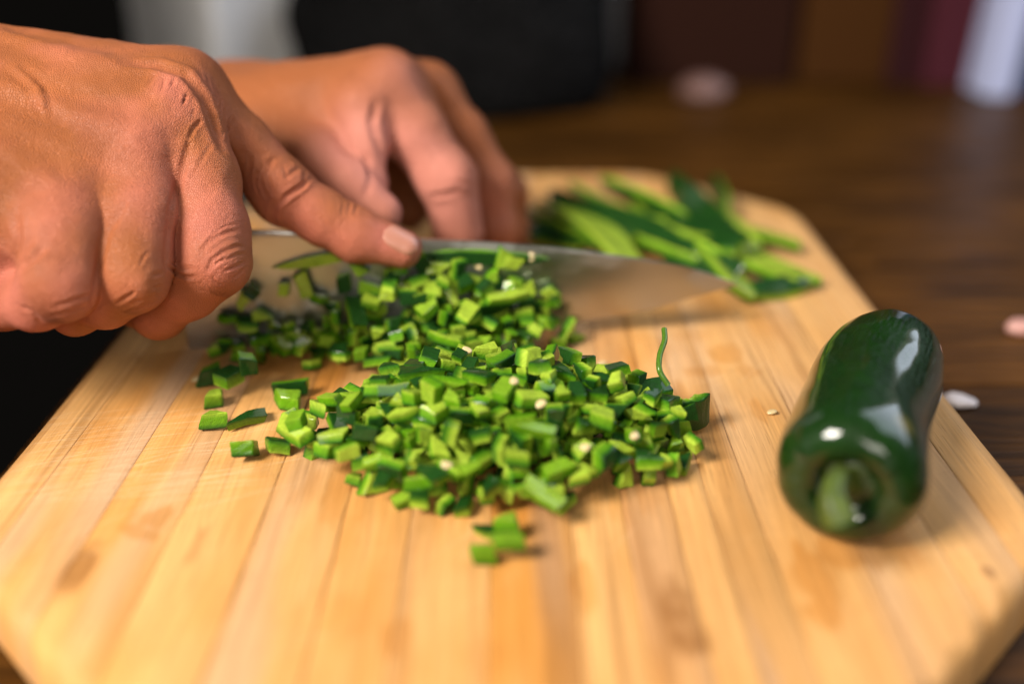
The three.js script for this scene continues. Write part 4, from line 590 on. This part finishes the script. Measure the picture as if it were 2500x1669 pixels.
  const cm = part(pep, 'calyx', cal, new THREE.MeshStandardMaterial({ color: new THREE.Color().setRGB(0.020, 0.032, 0.005), roughness: 0.55 })); cm.position.copy(c0).addScaledVector(t0, 0.0018); cm.quaternion.setFromUnitVectors(new THREE.Vector3(0, 0, 1), toward);
}

// ---------------------------------------------------------------- out of focus things behind
const plain = (r, g, b, rough = 0.7, o = {}) => new THREE.MeshPhysicalMaterial({ color: new THREE.Color().setRGB(r, g, b), roughness: rough, ...o });
function rbox(w, h, d, r) { const s = new THREE.Shape(); const x = w / 2 - r, z = d / 2 - r; s.absarc(x, z, r, 0, Math.PI / 2); s.absarc(-x, z, r, Math.PI / 2, Math.PI); s.absarc(-x, -z, r, Math.PI, 1.5 * Math.PI); s.absarc(x, -z, r, 1.5 * Math.PI, 2 * Math.PI); const g = new THREE.ExtrudeGeometry(s, { depth: h - 0.004, bevelEnabled: true, bevelSize: 0.002, bevelThickness: 0.002, bevelSegments: 2, curveSegments: 10 }); g.rotateX(-Math.PI / 2); g.translate(0, 0.002, 0); return g; }
{
  const corner = onY(545, 258, 0), th = -0.62, cw = 0.105, cd = 0.14;
  const m = tag(add(new THREE.Mesh(rbox(cw, 1.15, cd, 0.008), plain(0.88, 0.87, 0.86, 0.5)), 'white_cabinet'), 'narrow white upright cabinet standing beyond the table edge, behind the hands', 'cabinet'); m.rotation.y = th; m.position.copy(corner).sub(new THREE.Vector3(cw / 2, 0, cd / 2).applyAxisAngle(new THREE.Vector3(0, 1, 0), th)); m.position.y = -0.75;
  const V = (px, py, D, r) => ({ p: at(px, py, D), r });
  const bs = [bone(V(850, 60, 0.80, 0.05), V(900, 200, 0.80, 0.055)), bone(V(1000, -60, 0.80, 0.06), V(1100, 150, 0.78, 0.065)), bone(V(1200, 40, 0.78, 0.07), V(1260, 140, 0.78, 0.06)), bone(V(1340, -220, 0.80, 0.05), V(1350, 30, 0.80, 0.045)), bone(V(1100, 190, 0.79, 0.04), V(1370, 200, 0.79, 0.028))];
  const f = (x, y, z) => { let d = 1; for (const b of bs) d = smin(d, dBone(b, x, y, z), 0.04); return Math.max(d - 0.01 * (noise3(x * 22, y * 22, z * 22) - 0.5), 0.0005 - y); };
  const g = fieldMesh(f, [-0.24, -0.006, -0.98], [0.16, 0.30, -0.62], 0.006);
  const speck = tex(256, 256, (x, y, c) => { const n = tnoise(x / 256 * 60, y / 256 * 60, 60), v = n > 0.74 ? 0.022 : 0.0018; c[0] = v; c[1] = v * 0.93; c[2] = v; }, true);
  tag(add(new THREE.Mesh(g, new THREE.MeshPhysicalMaterial({ map: speck, roughness: 1, specularIntensity: 0.2 })), 'cloth_bag'), 'black speckled cloth bundle slumped on the table behind the left hand', 'cloth');
  const stand = (name, label, cat, px0, px1, y, depth, h, mat) => { const a = onY(px0, y, 0), b = onY(px1, y, 0), w = a.distanceTo(b), o = tag(add(new THREE.Mesh(rbox(w, h, depth, Math.min(0.004, w / 4)), mat), name), label, cat); o.position.copy(a).add(b).multiplyScalar(0.5); o.position.z -= depth / 2; return o; };
  stand('wooden_box', 'dark reddish brown wooden box standing far behind the board', 'box', 1540, 1930, 205, 0.10, 0.30, plain(0.022, 0.007, 0.004, 0.9, { specularIntensity: 0.2 }));
  stand('wooden_box', 'lighter brown wooden box standing far behind, next to the purple packet', 'box', 1945, 2165, 200, 0.10, 0.30, plain(0.055, 0.020, 0.004, 0.9, { specularIntensity: 0.2 }));
  stand('packet', 'narrow dark purple packet standing far behind between brown box and maroon packet', 'packet', 2172, 2252, 206, 0.06, 0.24, plain(0.030, 0.008, 0.010, 0.9, { specularIntensity: 0.2 }));
  stand('packet', 'wide maroon packet standing far behind beside the pale blue strip', 'packet', 2262, 2398, 214, 0.06, 0.24, plain(0.065, 0.014, 0.022, 0.9, { specularIntensity: 0.2 }));
  const blue = stand('packet', 'narrow pale blue packet standing on edge far behind, beside the maroon one', 'packet', 2404, 2470, 240, 0.04, 0.24, plain(0.45, 0.50, 0.75, 0.5)); blue.rotation.z = -0.05;
  stand('packet', 'dark navy packet standing far behind at the end of the row', 'packet', 2480, 2620, 232, 0.06, 0.24, plain(0.008, 0.02, 0.07, 0.6));
  const cup = new THREE.LatheGeometry([[0, 0], [0.026, 0], [0.03, 0.004], [0.034, 0.08], [0.032, 0.082], [0.028, 0.01], [0, 0.008]].map(([x, y]) => new THREE.Vector2(x, y)), 40);
  const cm = tag(add(new THREE.Mesh(cup, plain(0.35, 0.34, 0.36, 0.4)), 'cup'), 'small grey white cup standing behind the black cloth bundle', 'cup'); cm.position.copy(onY(1520, 150, 0));
  const bit = (px, py, y, rx, ry, rz, col, name, label, cat, seed) => { const g = new THREE.IcosahedronGeometry(1, 4), p = g.attributes.position; for (let i = 0; i < p.count; i++) { const x = p.getX(i), yy = p.getY(i), z = p.getZ(i), k = 0.8 + 0.5 * noise3(x * 1.6 + seed, yy * 1.6, z * 1.6 + 3); p.setXYZ(i, x * rx * k, Math.max(yy, -0.6) * ry * k, z * rz * k); } const gg = mergeVertices(g.deleteAttribute('normal').deleteAttribute('uv')); gg.computeVertexNormals(); gg.computeBoundingBox(); const m = tag(add(new THREE.Mesh(gg, plain(...col, 0.45)), name), label, cat); m.position.copy(onY(px, py, y)); m.position.y = y - gg.boundingBox.min.y; };
  bit(1722, 240, 0, 0.019, 0.010, 0.016, [0.17, 0.09, 0.075], 'garlic_clove', 'pale pinkish clove lying on the table far behind the board', 'garlic', 3);
  bit(2340, 985, 0, 0.0050, 0.0016, 0.0042, [0.62, 0.56, 0.56], 'garlic_peel', 'tiny white scrap on the table beside the board edge at the whole pepper', 'scrap', 8);
  bit(2492, 812, 0, 0.005, 0.003, 0.004, [0.50, 0.26, 0.22], 'garlic_peel', 'tiny pinkish scrap on the table farther from the board', 'scrap', 12);
}

// ---------------------------------------------------------------- the unseen framed panes placed to light the table, outside the frame
for (const w of unseenLights) {
  const t = tag(add(new THREE.Group(), 'window'), w.label, 'window'); t.position.copy(w.light.position); t.quaternion.copy(w.light.quaternion);
  const fm = plain(0.7, 0.7, 0.68, 0.5), box = (x, y, sx, sy, name) => { const m = part(t, name, new THREE.BoxGeometry(sx, sy, 0.05), fm); m.position.set(x, y, 0.03); };
  for (const s of [-1, 1]) { box(s * (w.w / 2 + 0.03), 0, 0.06, w.h + 0.12, 'frame'); box(0, s * (w.h / 2 + 0.03), w.w - 0.002, 0.06, 'frame'); }
  const pane = part(t, 'pane', new THREE.PlaneGeometry(w.w, w.h), new THREE.MeshStandardMaterial({ color: 0x000000, emissive: w.color, emissiveIntensity: 0.5 })); pane.position.z = 0.02; pane.rotation.y = Math.PI;
}
scene.traverse((o) => { if (o.isMesh) { o.castShadow = true; o.receiveShadow = true; } });
renderer.render(scene, camera);
